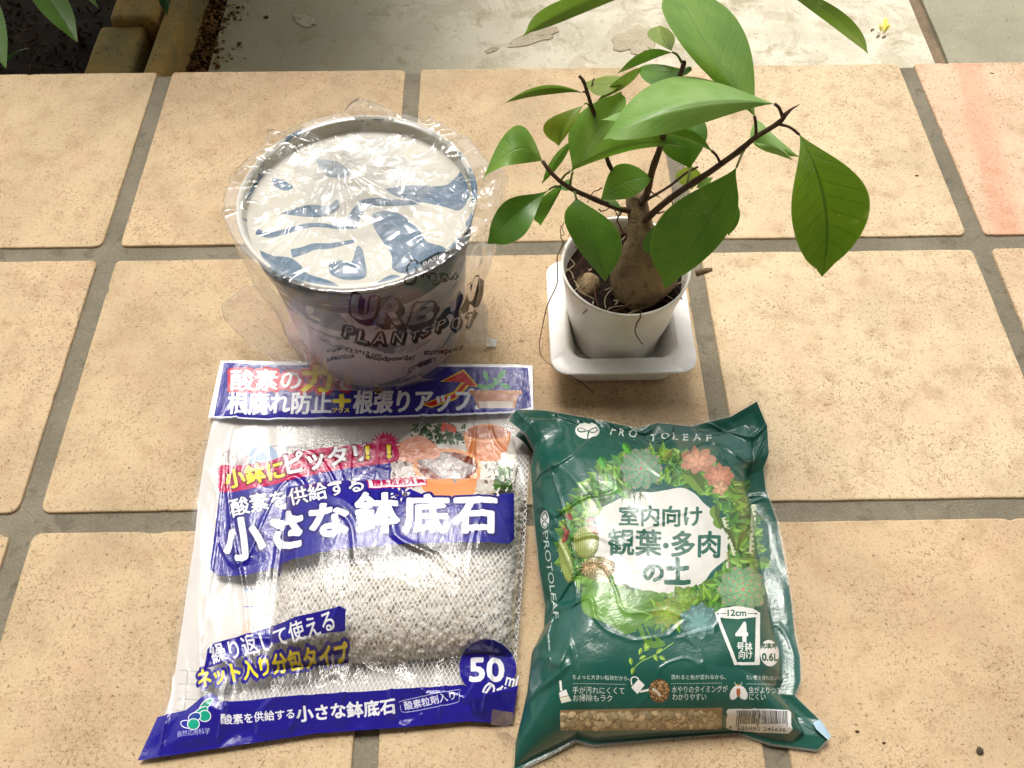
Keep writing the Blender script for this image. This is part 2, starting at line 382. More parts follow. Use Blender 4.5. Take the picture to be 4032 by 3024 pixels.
class Canvas:
    def __init__(self, surf, W, H, bg=(0, 0, 0, 0)):
        self.s = surf; self.W, self.H = W, H
        self.a = np.zeros((H, W, 4), np.float32); self.a[:] = bg
    def to(self, pts):
        st = self.s.inv(pts) if self.s else np.asarray(pts, float)
        return st*np.array([self.W, self.H])
    def _blend(self, mask, y0, x0, color, alpha=1.0, only=None):
        h, w = mask.shape; sub = self.a[y0:y0+h, x0:x0+w]
        m = mask.astype(np.float32)*alpha
        if color is None: sub[..., 3] *= (1-m); return
        c = np.array([c/255 for c in color[:3]], np.float32)
        if mask.ndim == 2:
            a0 = sub[..., 3:4]; mm = m[..., None]; an = mm + a0*(1-mm)
            sub[..., :3] = np.where(an > 0, (c*mm + sub[..., :3]*a0*(1-mm))/np.maximum(an, 1e-6), sub[..., :3])
            sub[..., 3:4] = an
    def _tris(self, P, F, pad=0):
        x0 = int(max(0, math.floor(P[:,0].min())-pad)); x1 = int(min(self.W, math.ceil(P[:,0].max())+pad+1))
        y0 = int(max(0, math.floor(P[:,1].min())-pad)); y1 = int(min(self.H, math.ceil(P[:,1].max())+pad+1))
        if x1 <= x0 or y1 <= y0: return None
        M = np.zeros((y1-y0, x1-x0), bool)
        for f in F:
            a, b, c = P[f]-np.array([x0, y0])
            d = (b[0]-a[0])*(c[1]-a[1])-(b[1]-a[1])*(c[0]-a[0])
            if abs(d) < 1e-9: continue
            bx0 = max(0, int(min(a[0], b[0], c[0]))); bx1 = min(M.shape[1], int(max(a[0], b[0], c[0]))+2)
            by0 = max(0, int(min(a[1], b[1], c[1]))); by1 = min(M.shape[0], int(max(a[1], b[1], c[1]))+2)
            if bx1 <= bx0 or by1 <= by0: continue
            X = np.arange(bx0, bx1)[None]+.5; Y = np.arange(by0, by1)[:, None]+.5
            w0 = ((b[0]-X)*(c[1]-Y)-(b[1]-Y)*(c[0]-X))/d; w1 = ((c[0]-X)*(a[1]-Y)-(c[1]-Y)*(a[0]-X))/d
            M[by0:by1, bx0:bx1] |= (w0 >= -1e-3) & (w1 >= -1e-3) & (1-w0-w1 >= -1e-3)
        return M, y0, x0
    def _poly(self, P, pad=0):
        x0 = int(max(0, math.floor(P[:,0].min())-pad)); x1 = int(min(self.W, math.ceil(P[:,0].max())+pad+1))
        y0 = int(max(0, math.floor(P[:,1].min())-pad)); y1 = int(min(self.H, math.ceil(P[:,1].max())+pad+1))
        if x1 <= x0 or y1 <= y0: return None
        X = np.arange(x0, x1)+.5; Y = np.arange(y0, y1)+.5; M = np.zeros((len(Y), len(X)), bool)
        Q = np.roll(P, -1, 0)
        for (ax, ay), (bx, by) in zip(P, Q):
            if ay == by: continue
            lo, hi = (ay, by) if ay < by else (by, ay)
            rows = np.where((Y >= lo) & (Y < hi))[0]
            if len(rows) == 0: continue
            xc = ax+(Y[rows]-ay)*(bx-ax)/(by-ay)
            M[rows] ^= X[None] > xc[:, None]
        return M, y0, x0
    @staticmethod
    def dilate(M, r):
        if r <= 0: return M
        out = M.copy(); R = int(math.ceil(r)); h, w = M.shape
        for dy in range(-R, R+1):
            dx = int(math.sqrt(max(0, r*r-dy*dy)))
            if abs(dy) > r: continue
            row = M.copy(); 
            for k in range(1, dx+1):
                row[:, k:] |= M[:, :-k]; row[:, :-k] |= M[:, k:]
            if dy > 0: out[dy:] |= row[:-dy]
            elif dy < 0: out[:dy] |= row[-dy:]
            else: out |= row
        return out
    def poly(self, pts, color, alpha=1.0, raw=False, sm=0):
        pts = np.asarray(pts, float)
        if sm: pts = spline(np.vstack([pts, pts[:1]]), sm)
        elif not raw:
            out = []
            for a, b in zip(pts, np.roll(pts, -1, 0)):
                n_ = max(1, int(np.linalg.norm(b-a)/22)); out += [a+(b-a)*q/n_ for q in range(n_)]
            pts = np.array(out)
        r = self._poly(np.asarray(pts) if raw else self.to(pts))
        if r: self._blend(r[0], r[1], r[2], color, alpha)
    def ellipse(self, c, rx, ry, color, alpha=1.0, rot=0, n=36):
        a = np.linspace(0, 2*math.pi, n, endpoint=False); x, y = rx*np.cos(a), ry*np.sin(a)
        self.poly(np.stack([c[0]+x*math.cos(rot)-y*math.sin(rot), c[1]+x*math.sin(rot)+y*math.cos(rot)], 1), color, alpha)
    def line(self, pts, w, color, alpha=1.0, w2=None, n=None):
        pts = np.asarray(pts, float)
        if n: pts = spline(pts, n)
        d = np.gradient(pts, axis=0); d /= np.linalg.norm(d, axis=1)[:, None]+1e-9; nrm = np.stack([-d[:,1], d[:,0]], 1)
        ww = np.linspace(w, w if w2 is None else w2, len(pts))[:, None]/2
        self.poly(np.vstack([pts+nrm*ww, (pts-nrm*ww)[::-1]]), color, alpha)
    def text(self, txt, p0, p1, h, color, bold=0.0, outline=None, up=None, sag=0.0, shear=0.0, h2=None, alpha=1.0):
        v, f = glyphs(txt); p0, p1 = np.array(p0, float), np.array(p1, float); d = p1-p0
        if up is None:
            up = np.array([d[1], -d[0]]); up = up/np.linalg.norm(up)
        else: up = np.array(up, float); up /= np.linalg.norm(up)
        cap = .80 if any(ord(c) > 0x2e80 for c in txt) else .70
        base = -.06 if any(ord(c) > 0x2e80 for c in txt) else 0
        hh = h if h2 is None else h+(h2-h)*v[:,0]
        y = (v[:,1]-base)/cap*hh
        P = p0+v[:, :1]*d+y[:, None]*up + (4*sag*v[:,0]*(1-v[:,0]))[:, None]*np.array([0, 1.0]) + (shear*y)[:, None]*d/np.linalg.norm(d)
        C = self.to(P)
        sc = np.linalg.norm(self.to([p0+np.array([0, 50.0])])-self.to([p0]))/50     # canvas px per photo px
        pad = int((bold+max([o[0] for o in (outline or [(0, 0)])])+2)*sc)+3
        r = self._tris(C, f, pad)
        if not r: return
        M, y0, x0 = r
        M = self.dilate(M, bold*sc)
        for rad, oc in (outline or []):
            self._blend(self.dilate(M, rad*sc), y0, x0, oc, alpha)
        self._blend(M, y0, x0, color, alpha)
    def image(self, name):
        img = bpy.data.images.new(name, self.W, self.H, alpha=True)
        img.alpha_mode = 'STRAIGHT' if hasattr(img, 'alpha_mode') else img.alpha_mode
        img.pixels.foreach_set(np.ascontiguousarray(self.a, np.float32).ravel()); img.update(); img.pack()
        return img

def film_shader(N, img, rough=.06, ior=1.5, veil=.06, normal=None, gloss_tint=(1, 1, 1, 1), back_alpha=None):
    """thin plastic film: printed where the artwork has ink, clear and glossy elsewhere"""
    if img is not None:
        tx = N.n('TexImage', image=img, extension='EXTEND'); N.link(N.coords('UV'), tx.inputs[0])
        col, al = tx.outputs[0], tx.outputs[1]
    else: col, al = (1, 1, 1, 1), 0.0
    tr = N.n('BsdfTransparent'); tr.inputs[0].default_value = (.99, .99, .99, 1)
    df = N.n('BsdfDiffuse')
    if isinstance(col, tuple): df.inputs[0].default_value = col
    else: N.link(col, df.inputs[0])
    wd = N.n('BsdfTranslucent'); wd.inputs[0].default_value = (.9, .9, .88, 1)
    w2 = N.n('BsdfDiffuse'); w2.inputs[0].default_value = (.9, .9, .88, 1)
    mm = N.n('MixShader'); mm.inputs[0].default_value = .4; N.link(w2.outputs[0], mm.inputs[1]); N.link(wd.outputs[0], mm.inputs[2])
    clear = N.n('MixShader'); N.set(clear.inputs[0], veil); N.link(tr.outputs[0], clear.inputs[1]); N.link(mm.outputs[0], clear.inputs[2])
    body = N.n('MixShader'); N.set(body.inputs[0], al); N.link(clear.outputs[0], body.inputs[1]); N.link(df.outputs[0], body.inputs[2])
    gl = N.n('BsdfGlossy'); N.set(gl.inputs['Roughness'], rough); gl.inputs[0].default_value = gloss_tint
    geo = N.n('NewGeometry'); dt = N.n('VectorMath', operation='DOT_PRODUCT'); N.link(geo.outputs['Incoming'], dt.inputs[1])
    if normal is not None: N.link(normal, gl.inputs['Normal']); N.link(normal, dt.inputs[0])
    else: N.link(geo.outputs['Normal'], dt.inputs[0])
    # thin sheet: two faces reflect, the same from either side (Schlick)
    f0 = 1.35*((ior-1)/(ior+1))**2
    g = N.math('POWER', N.math('SUBTRACT', 1.0, N.math('ABSOLUTE', dt.outputs['Value'])), 5.0)
    fr = N.math('ADD', f0, N.math('MULTIPLY', g, .75), True)
    fin = N.n('MixShader'); N.link(fr, fin.inputs[0])
    N.link(body.outputs[0], fin.inputs[1]); N.link(gl.outputs[0], fin.inputs[2])
    return fin.outputs[0]

# =================================================================== THE PLACE
# ground sheet
g = mesh_obj('ground', [(-60,-60,-.165),(60,-60,-.165),(60,60,-.165),(-60,60,-.165)], [(0,1,2,3)], M_EARTH, smooth_=False)
tag(g, kind='structure')

# ---- tiled porch
H0 = -.0355*PITCH
porch = empty('tiled_porch', (0, 0, 0)); tag(porch, kind='structure')
gx0, gx1, gy0, gy1 = -2.5*PITCH, 5.5*PITCH, -6.0*PITCH, H0-.0035
# grout bed (its back face is the riser of the step)
nx, ny = 120, 90
GX, GY = np.meshgrid(np.linspace(gx0, gx1, nx), np.linspace(gy0, gy1, ny))
GZ = -.0016 + .0006*fbm(GX*60, GY*60, 5, 3)
V = np.stack([GX, GY, GZ], -1).reshape(-1, 3).tolist(); F = grid_faces(ny, nx)
b0 = len(V)
V += [(gx0, gy1, -.1625), (gx1, gy1, -.1625), (gx0, gy0, -.1625), (gx1, gy0, -.1625)]
F += [tuple([(ny-1)*nx+i for i in range(nx)] + [b0+1, b0]), (0, b0+2, b0, (ny-1)*nx), (nx-1, (ny)*nx-1, b0+1, b0+3)]
F += [tuple([b0+2, b0+3]+[nx-1-i for i in range(nx)])]
mesh_obj('grout', V, F, M_GROUT, porch, smooth_=False)
J = .0065                                       # half joint
def make_tile(i, j, mat):
    """tile in column i (0 = between joint 0 and 1), row j from the back edge; irregular rounded outline, worn bevel"""
    x0, x1 = i*PITCH+J, (i+1)*PITCH-J
    y1 = (H0 if j == 0 else -j*PITCH-J); y0 = -(j+1)*PITCH+J
    sd_ = 100+i*17+j*5
    rr = np.random.RandomState(sd_); radii = rr.uniform(.002, .007, 4)
    P = []
    cs = [(x1, y1, 1, 1), (x0, y1, -1, 1), (x0, y0, -1, -1), (x1, y0, 1, -1)]
    for k, (cx, cy, sx, sy) in enumerate(cs):
        r = radii[k]; a0 = [0, 90, 180, 270][k]
        for a in np.linspace(a0, a0+90, 7):
            P.append((cx-sx*r+r*math.cos(math.radians(a)), cy-sy*r+r*math.sin(math.radians(a))))
    P = np.array(P); out = []
    for a, b in zip(P, np.roll(P, -1, 0)):
        L = np.linalg.norm(b-a); n = max(1, int(L/.004))
        for q in range(n): out.append(a+(b-a)*q/n)
    P = np.array(out); c = np.array([(x0+x1)/2, (y0+y1)/2])
    T = np.roll(P, -1, 0)-np.roll(P, 1, 0); T /= np.linalg.norm(T, axis=1)[:, None]; Nn = np.stack([T[:,1], -T[:,0]], 1)
    wob = .00025*fbm(P[:,0]*50+i*9, P[:,1]*50+j*7, sd_, 4)*1.6 - np.maximum(0, fbm(P[:,0]*110, P[:,1]*110, sd_+3, 2)-.42)*.006
    P = P+Nn*wob[:, None]
    tilt = rr.uniform(-.0025, .0025, 2)
    zz = lambda Q: rr0 + (Q-c)@tilt
    rr0 = rr.uniform(-.0002, .0004)
    rings = [(0, -.012), (0, -.0014), (-.0002, -.0005), (-.0006, -.0001), (-.0014, 0.0)]
    V = []; n = len(P)
    for off, z in rings:
        Q = P+Nn*off; V += [(q[0], q[1], z+zq) for q, zq in zip(Q, zz(Q))]
    F = grid_faces(len(rings), n, True)
    top = tuple((len(rings)-1)*n+q for q in range(n)); F.append(top)
    o = mesh_obj('tile', V, F, mat, porch)
    for p_ in o.data.polygons:
        if len(p_.vertices) > 4: p_.use_smooth = False
    return o
kinds = {(-1,0): T_A, (0,0): T_B, (1,0): T_A, (2,0): T_C, (3,0): T_P, (-1,1): T_B, (0,1): T_A, (1,1): T_B, (2,1): T_C, (3,1): T_PK,
         (-1,2): T_B, (0,2): T_A, (1,2): T_A, (2,2): T_B, (3,2): T_A}
for j in range(5):
    for i in range(-2, 5):
        make_tile(i, j, kinds.get((i, j), T_A))

# ---- lower path beyond the step
ZC = -.125
def sheet(name, x0, x1, y0, y1, z, mat, amp=.001, n=60, parent=None, fr=12):
    X, Y = np.meshgrid(np.linspace(x0, x1, n), np.linspace(y0, y1, n))
    Z = z+amp*fbm(X*fr, Y*fr, 9, 4)
    return mesh_obj(name, np.stack([X, Y, Z], -1).reshape(-1, 3), grid_faces(n, n), mat, parent)
cxl = at(866, 150, ZC)[0]
jl = at(3655, 180, ZC); jl0 = at(3600, 20, ZC)
xj = jl[0]
def block(name, quad, z0, z1, mat, parent=None, amp=.0006, n=50, fr=20, bev=.003):
    q = np.array(quad)                           # four xy corners, counter-clockwise
    s, t = np.meshgrid(np.linspace(0, 1, n), np.linspace(0, 1, n)); s, t = s[..., None], t[..., None]
    XY = q[0]*(1-s)*(1-t)+q[1]*s*(1-t)+q[2]*s*t+q[3]*(1-s)*t
    Z = z1+amp*fbm(XY[...,0]*fr, XY[...,1]*fr, 3, 4)
    V = np.concatenate([XY, Z[..., None]], -1).reshape(-1, 3).tolist(); F = grid_faces(n, n); b = len(V)
    V += [(x, y, z0) for x, y in quad]
    bot = [i for i in range(n)]; right = [(i+1)*n-1 for i in range(n)]; top = [n*n-1-i for i in range(n)]; left = [(n-1-i)*n for i in range(n)]
    for k, e in enumerate((bot, right, top, left)): F.append(tuple(e[::-1]+[b+k, b+(k+1) % 4]))
    return mesh_obj(name, V, F, mat, parent, smooth_=False)
yb = gy1-.004; YF = 3.2
edge_top = at(700, 0, ZC); 
xl_near, xl_far = at(850, 260, ZC)[0], at(1010, 0, ZC)[0]
slope = (xl_far-xl_near)/(at(1010, 0, ZC)[1]-at(850, 260, ZC)[1]) if False else .02
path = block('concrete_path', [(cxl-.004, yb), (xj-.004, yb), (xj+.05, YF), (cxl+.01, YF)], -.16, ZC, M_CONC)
tag(path, kind='structure')
gp = block('grey_pavement', [(xj+.009, yb), (1.9, yb), (1.9, YF), (xj+.063, YF)], -.16, ZC+.003, M_GREY, amp=.0012, fr=60, n=90)
tag(gp, kind='structure')
jt = block('mortar_joint', [(xj-.004, yb), (xj+.009, yb), (xj+.063, YF), (xj+.05, YF)], -.16, ZC-.002, M_JOINT, amp=.003, fr=90, n=40)
tag(jt, kind='structure')
# flaked spots on the path: shallow broken layer, irregular outline
def flake(c, rx, ry, rot, seed, pts=None):
    n = 44; a = np.linspace(0, 2*math.pi, n, endpoint=False)
    rad = 1+.35*fbm(np.cos(a)*1.6+seed, np.sin(a)*1.6, seed, 4)*2
    u = c[0]+(rx*rad*np.cos(a)*math.cos(rot)-ry*rad*np.sin(a)*math.sin(rot)); v = c[1]+(rx*rad*np.cos(a)*math.sin(rot)+ry*rad*np.sin(a)*math.cos(rot))
    P = np.array([at(x, y, ZC) for x, y in zip(u, v)]); C = P.mean(0)
    V = []
    for k, (s_, z) in enumerate(((1.0, -.0004), (.985, .0006), (.96, .0008), (.6, .0008), (.3, .0009))):
        Q = C+(P-C)*s_; V += [(q[0], q[1], ZC+z+.0007*TAB[(i*31+k*7+seed) % 999]) for i, q in enumerate(Q)]
    F = grid_faces(5, n, True); F.append(tuple(4*n+i for i in range(n)))
    o = mesh_obj('flaked_patch', V, F, M_FLAKE, path, smooth_=False)
    return o
for k, (c, rx, ry, rot) in enumerate([((1195, 78), 44, 26, .3), ((2100, 145), 92, 26, -.22), ((2500, 165), 84, 52, -.3), ((1940, 195), 30, 12, -.3)]):
    flake(c, rx, ry, rot, 3+k*5)

# ---- garden bed at the left
ZS = -.155
X, Y = np.meshgrid(np.linspace(-1.6, cxl+.0, 150), np.linspace(yb, 1.6, 150))
Z = ZS+.010*fbm(X*14, Y*14, 21, 5)+.012*smooth(cxl-.05, cxl, X)
soil = mesh_obj('garden_soil', np.stack([X, Y, Z], -1).reshape(-1, 3), grid_faces(150, 150), M_SOIL); tag(soil, kind='structure')
def rounded_box(c, size, rotz=0, tilt=(0, 0), bev=.006, seed=0, taper=0):
    bm = bmesh.new(); bmesh.ops.create_cube(bm, size=1)
    for v in bm.verts:
        k = 1-taper*(v.co.z > 0); v.co = Vector((v.co.x*size[0]*k, v.co.y*size[1]*k, v.co.z*size[2]))
    bmesh.ops.bevel(bm, geom=bm.edges[:], offset=bev, segments=3, profile=.6, affect='EDGES')
    bmesh.ops.subdivide_edges(bm, edges=[e for e in bm.edges if e.calc_length() > .02], cuts=7, use_grid_fill=True)
    M = Matrix.Translation(c) @ Matrix.Rotation(rotz, 4, 'Z') @ Matrix.Rotation(tilt[0], 4, 'X') @ Matrix.Rotation(tilt[1], 4, 'Y')
    bm.normal_update()
    for v in bm.verts:
        q = v.co; v.co = q + v.normal*float(.0012*fbm(np.array(q.x*70+seed), np.array(q.y*70+q.z*50), seed, 3))
    bm.transform(M)
    V = [tuple(v.co) for v in bm.verts]; bm.verts.index_update(); F = [tuple(v.index for v in f.verts) for f in bm.faces]; bm.free()
    return V, F
def brick(c, size, label, **kw):
    V, F = rounded_box(c, size, **kw)
    o = mesh_obj('edging_brick', V, F, M_BRICK, origin=c); tag(o, label, 'brick', 'ochre bricks edging the garden bed'); return o
ZB = -.088
a1, a2, a0 = at(407, 98, ZB), at(560, 108, ZB), at(317, 281, ZB)
cA = Vector(((a1[0]+a2[0])/2, a1[1]-.060, ZB-.03))
brick(cA, (a2[0]-a1[0]+.006, .120, .06), 'ochre brick lying nearest the porch step, below the back edge of the tiles', seed=2, bev=.006, rotz=.02)
b0_, b1_ = at(424, 70, -.078), at(606, 70, -.078)
cB = Vector(((b0_[0]+b1_[0])/2, b0_[1]+.050, -.078-.035))
brick(cB, (b1_[0]-b0_[0], .10, .07), 'ochre brick standing higher just behind the nearest edging brick', seed=5, bev=.006)
c0_, c1_ = at(628, 120, -.084), at(690, 120, -.084)
cC = Vector(((c0_[0]+c1_[0])/2, c0_[1]+.02, -.084-.035))
brick(cC, (c1_[0]-c0_[0]+.004, .27, .07), 'long narrow ochre brick set on edge along the path side of the bed', seed=8, bev=.005, rotz=-.02)
# mulch, gravel: scattered small pieces, one mesh each
def scatter(name, n, fn, mat, size, elong=(1, 1, 1), seed=0, parent=None, kind='stuff', jitter=.3, smooth_=False, sub=1):
    rs = np.random.RandomState(seed)
    bm = bmesh.new(); bmesh.ops.create_icosphere(bm, subdivisions=sub, radius=1); base = np.array([v.co[:] for v in bm.verts])
    bm.verts.index_update(); fc = np.array([[v.index for v in f.verts] for f in bm.faces]); bm.free()
    V, F = [], []; off = 0
    for k in range(n):
        p = fn(rs)
        if p is None: continue
        b = base*(1+rs.uniform(-jitter, jitter, (len(base), 1)))*np.array(elong)*rs.uniform(size[0], size[1])
        ax = rs.normal(size=3); ax /= np.linalg.norm(ax); R = np.array(Matrix.Rotation(rs.uniform(0, 6.28), 3, Vector(ax)))
        V.append(b@R.T+p); F.append(fc+off); off += len(base)
    o = mesh_obj(name, np.concatenate(V), np.concatenate(F).tolist(), mat, parent, smooth_=smooth_); tag(o, kind=kind); return o
o = scatter('bark_mulch', 2600, lambda rs: np.array([rs.uniform(-.45, .06), rs.uniform(-.0, .42), ZS+rs.uniform(-.002, .006)]), M_MULCH, (.0008, .0034), (1.7, .6, .4), 4, jitter=.5)
tag(o, 'dark bark crumbs and dry stems scattered over the shaded garden soil', 'mulch')
bx0 = at(700, 200, ZC)[0]
def crumb(rs):
    y = rs.uniform(yb+.003, .42); x = bx0 + abs(rs.normal(0, .026)) + .002; return np.array([x, y, ZC+rs.uniform(-.006, .002)])
o = scatter('sandy_debris', 2400, crumb, M_GRAVEL, (.0008, .0030), (1, .8, .6), 6); tag(o, 'sandy crumbs gathered between the ochre bricks and the concrete path', 'gravel')
o = scatter('brown_debris', 700, lambda rs: crumb(rs)+np.array([-.004, 0, .002]), M_CHIP, (.001, .004), (1.6, .8, .5), 9); tag(o, 'brown leaf litter beside the ochre bricks', 'litter')

# ---- leaf builder
def leaf(B, M, T, L, R, mat, parent, tm=.5, acum=.12, fold=0.0, wav=.0, seed=0, nt=26, nw=10, name='leaf', serr=0.0):
    B, M, T, L, R = [np.asarray(p, float) for p in (B, M, T, L, R)]
    C = 2*M-.5*(B+T)                              # control so that the curve passes through M at t=.5
    cen = lambda t: (1-t)**2*B+2*t*(1-t)*C+t*t*T
    cm = cen(tm); l, r = L-cm, R-cm
    V, UV = [], []; n = np.cross(T-B, r-l); n /= np.linalg.norm(n)
    if n[2] < 0: n = -n
    a = math.log(.5)/math.log(tm)
    for i in range(nt+1):
        t = i/nt
        w = math.sin(math.pi*min(1, t)**a)**(1.12 if t < tm else .80) if 0 < t < 1 else 0
        w *= 1-acum*3*smooth(.72, 1, t)*(1-smooth(.97, 1, t)*0)*.6
        if not serr and t > .86: w = w*(1-.35*smooth(.86, .95, t)); w = max(w, .075*(1-t)/.14)
        if serr and i % 2: w *= 1-serr
        c = cen(t)
        for j in range(nw+1):
            q = j/nw*2-1; off = (-q*l if q < 0 else q*r)*w
            z = -abs(q)**1.5*0+fold*abs(q)*w*np.linalg.norm(r-l)*.5
            z += wav*math.sin(t*7+seed+q*2)*abs(q)*w*np.linalg.norm(r-l)*.5
            V.append(c+off+n*z); UV.append((t, j/nw))
    F = grid_faces(nt+1, nw+1)
    # thickness: second skin just beneath
    k = len(V); V2 = [np.array(v)-n*.00035 for v in V]
    o = mesh_obj(name, V, F, mat, parent, uvs=UV)
    # orient so the front side is the upper side
    me = o.data; me.update()
    if sum((p.normal.z*p.area) for p in me.polygons) < 0: me.flip_normals()
    return o

# ---- garden shrub: stems and long toothed leaves hanging into the picture
shrub = empty('garden_shrub', (-.16, .30, ZS)); tag(shrub, 'green shrub with long toothed leaves overhanging the dark garden bed', 'shrub')
def shrub_leaf(B, T, width, z0, z1, mat, zm=None, side=.5):
    b, t = at(B[0], B[1], z0), at(T[0], T[1], z1)
    m = (b+t)/2+np.array([0, 0, .004 if zm is None else zm]); d = (t-b); nrm = np.cross(d, [0, .3, 1]); nrm /= np.linalg.norm(nrm)
    return leaf(b, m, t, m-nrm*width*side*1.0+np.array([0, 0, .002]), m+nrm*width*(1-side), mat, shrub, tm=.45, serr=.07, nt=56, wav=.05, fold=.15)
shrub_leaf((110, -120), (306, 168), .030, -.02, -.045, L_S)
shrub_leaf((-80, -80), (24, 270), .026, -.01, -.04, L_S)
shrub_leaf((300, -60), (388, 34), .012, -.03, -.05, L_S)
shrub_leaf((640, -70), (660, 62), .012, -.01, -.03, L_DK)
shrub_leaf((120, 190), (10, 262), .012, -.12, -.135, L_DK)
stems = []
for k, (x, y) in enumerate([(-.02, .30), (-.20, .25), (-.30, .42), (-.10, .48), (.02, .40)]):
    top = np.array([x+random.uniform(-.08, .08), y+random.uniform(-.06, .06)+.03, .38+random.random()*.15])
    P_ = spline([(x, y, ZS-.01), (x*.98+top[0]*.02, y+.01, -.02), (top+np.array([x, y, 0]))/2, top], 14)
    stems.append(tube(P_, np.linspace(.004, .0015, 14), 6))
V, F = join_parts(stems); mesh_obj('stem', V, F, M_TWIG, shrub)
VV, FF = [], []; off = 0; rs = np.random.RandomState(5)
for k in range(1250):  # extra leaves out of view, added to shade the bed and path
    c = np.array([rs.uniform(-.50, .16), rs.uniform(.20, .60), rs.uniform(.03, .55)]) if k < 520 else np.array([rs.uniform(-.16, .15), rs.uniform(.20, .66), rs.uniform(.16, .62)]) if k < 960 else np.array([rs.uniform(-.30, .26), rs.uniform(.45, .95), rs.uniform(.25, .80)])
    a = rs.uniform(0, 6.28); d = np.array([math.cos(a), math.sin(a), rs.uniform(-.6, .2)])*rs.uniform(.04, .075); s_ = np.cross(d, [0, 0, 1]); s_ = s_/np.linalg.norm(s_)*rs.uniform(.010, .016)
    dn = np.array([0, 0, -.008])
    pts = [c, c+d*.35+s_, c+d*.4+dn*-.3, c+d*.35-s_, c+d*.75+s_*.6+dn, c+d*.75+dn*.5, c+d*.75-s_*.6+dn, c+d+dn*2]
    VV += pts; FF += [tuple(q+off for q in f) for f in ((0,2,1), (0,3,2), (1,2,5,4), (2,3,6,5), (4,5,7), (5,6,7))]; off += 8
fo = mesh_obj('shading_foliage', VV, FF, L_S, shrub); tag(fo, kind='stuff')

# small things on the path and floor
def petal():
    e = empty('yellow_petal', tuple(at(3475, 105, ZC))); tag(e, 'crumpled yellow fallen flower lying on the pale concrete path', 'flower')
    m = plain('yellow_petal', lin(236, 222, 90), .6); m2 = plain('brown_stalk', lin(110, 88, 56), .8)
    for k, (B, T, w) in enumerate([((3478, 128), (3486, 70), .0028), ((3466, 128), (3458, 100), .0018), ((3484, 130), (3502, 96), .002)]):
        b, t = at(*B, ZC+.002), at(*T, ZC+.004+.002*k); mid = (b+t)/2+np.array([0, 0, .004])
        leaf(b, mid, t, mid+np.array([-w, 0, -.001]), mid+np.array([w, 0, -.001]), m, e, nt=8, nw=6, fold=.3, name='petal')
    for q in ((3452, 148), (3476, 150), (3430, 122)):
        p = at(*q, ZC+.001); V, F = tube(spline([p, p+[.001, .002, .001], p+[.004, .003, 0]], 6), .0007, 5); mesh_obj('stalk', V, F, m2, e)
petal()
def lump(name, px, z, r, mat, label, cat, sq=(1, 1, .6), seed=1):
    rs = np.random.RandomState(seed); bm = bmesh.new(); bmesh.ops.create_icosphere(bm, subdivisions=3, radius=1)
    c = at(*px, z)
    for v in bm.verts:
        n_ = float(fbm(np.array(v.co.x*1.7+seed), np.array(v.co.y*1.7+v.co.z*1.3), seed, 3)); v.co = Vector((v.co.x*sq[0], v.co.y*sq[1], v.co.z*sq[2]))*r*(1+.5*n_)
    V = [tuple(np.array(v.co)+c+[0, 0, r*sq[2]*.8]) for v in bm.verts]; bm.verts.index_update(); F = [tuple(v.index for v in f.verts) for f in bm.faces]; bm.free()
    o = mesh_obj(name, V, F, mat, None, smooth_=False, origin=c); tag(o, label, cat); return o
M_PEB = plain('grey_pebble', lin(96, 86, 70), .8, .3, (400, lin(70, 60, 48)), .5)
lump('pebble', (3857, 2957), .0003, .0017, M_PEB, 'small dark grey pebble on the bottom right floor tile', 'pebble', seed=4)
lump('soil_crumb', (3375, 2880), .0003, .0007, M_CHIP, 'brown soil crumb on the tile right of the green bag corner', 'crumb', sq=(1.6, .7, .5), seed=6)
lump('soil_crumb', (3480, 2925), .0003, .0006, M_CHIP, 'smaller brown crumb further right beside the green bag corner', 'crumb', sq=(1.5, .7, .5), seed=8)
lump('soil_crumb', (3610, 692), .0003, .0008, M_CHIP, 'dark crumb on the pale tile right of the hanging ficus leaf', 'crumb', sq=(1.7, .8, .5), seed=9)
lump('soil_crumb', (3906, 290), .0003, .0008, M_CHIP, 'dark crumb on the pink stained corner tile', 'crumb', sq=(1.8, .6, .5), seed=10)
lump('dry_leaf_bit', (2710, 68), ZC, .0018, M_CHIP, 'tiny dark leaf bit on the path left of the yellow petal', 'leaf bit', sq=(1.9, .7, .3), seed=12)

# ---- added behind the viewer, never in view: wall and porch roof (they shade the floor and show dark in the films)
unseen_house = empty('unseen_house', (.3, -1.9, -.16)); tag(unseen_house, 'added unseen wall and porch roof that shade the tiled porch', 'unseen_house')
M_WALL = plain('unseen_wall', lin(190, 180, 160), .9, .2, (6, lin(178, 168, 148)))
M_ROOF = plain('unseen_ceiling', lin(150, 130, 104), .8, .2, (8, lin(130, 112, 90)))
def slab(name, lo, hi, mat, parent):
    V = [(x, y, z) for z in (lo[2], hi[2]) for x, y in ((lo[0], lo[1]), (hi[0], lo[1]), (hi[0], hi[1]), (lo[0], hi[1]))]
    return mesh_obj(name, V, [(3,2,1,0), (4,5,6,7), (0,1,5,4), (1,2,6,5), (2,3,7,6), (3,0,4,7)], mat, parent, smooth_=False)
slab('wall', (-4, -2.1, -.16), (4, -1.9, 2.6), M_WALL, unseen_house)
slab('roof', (-4, -2.3, 2.6), (4, .10, 2.72), M_ROOF, unseen_house)

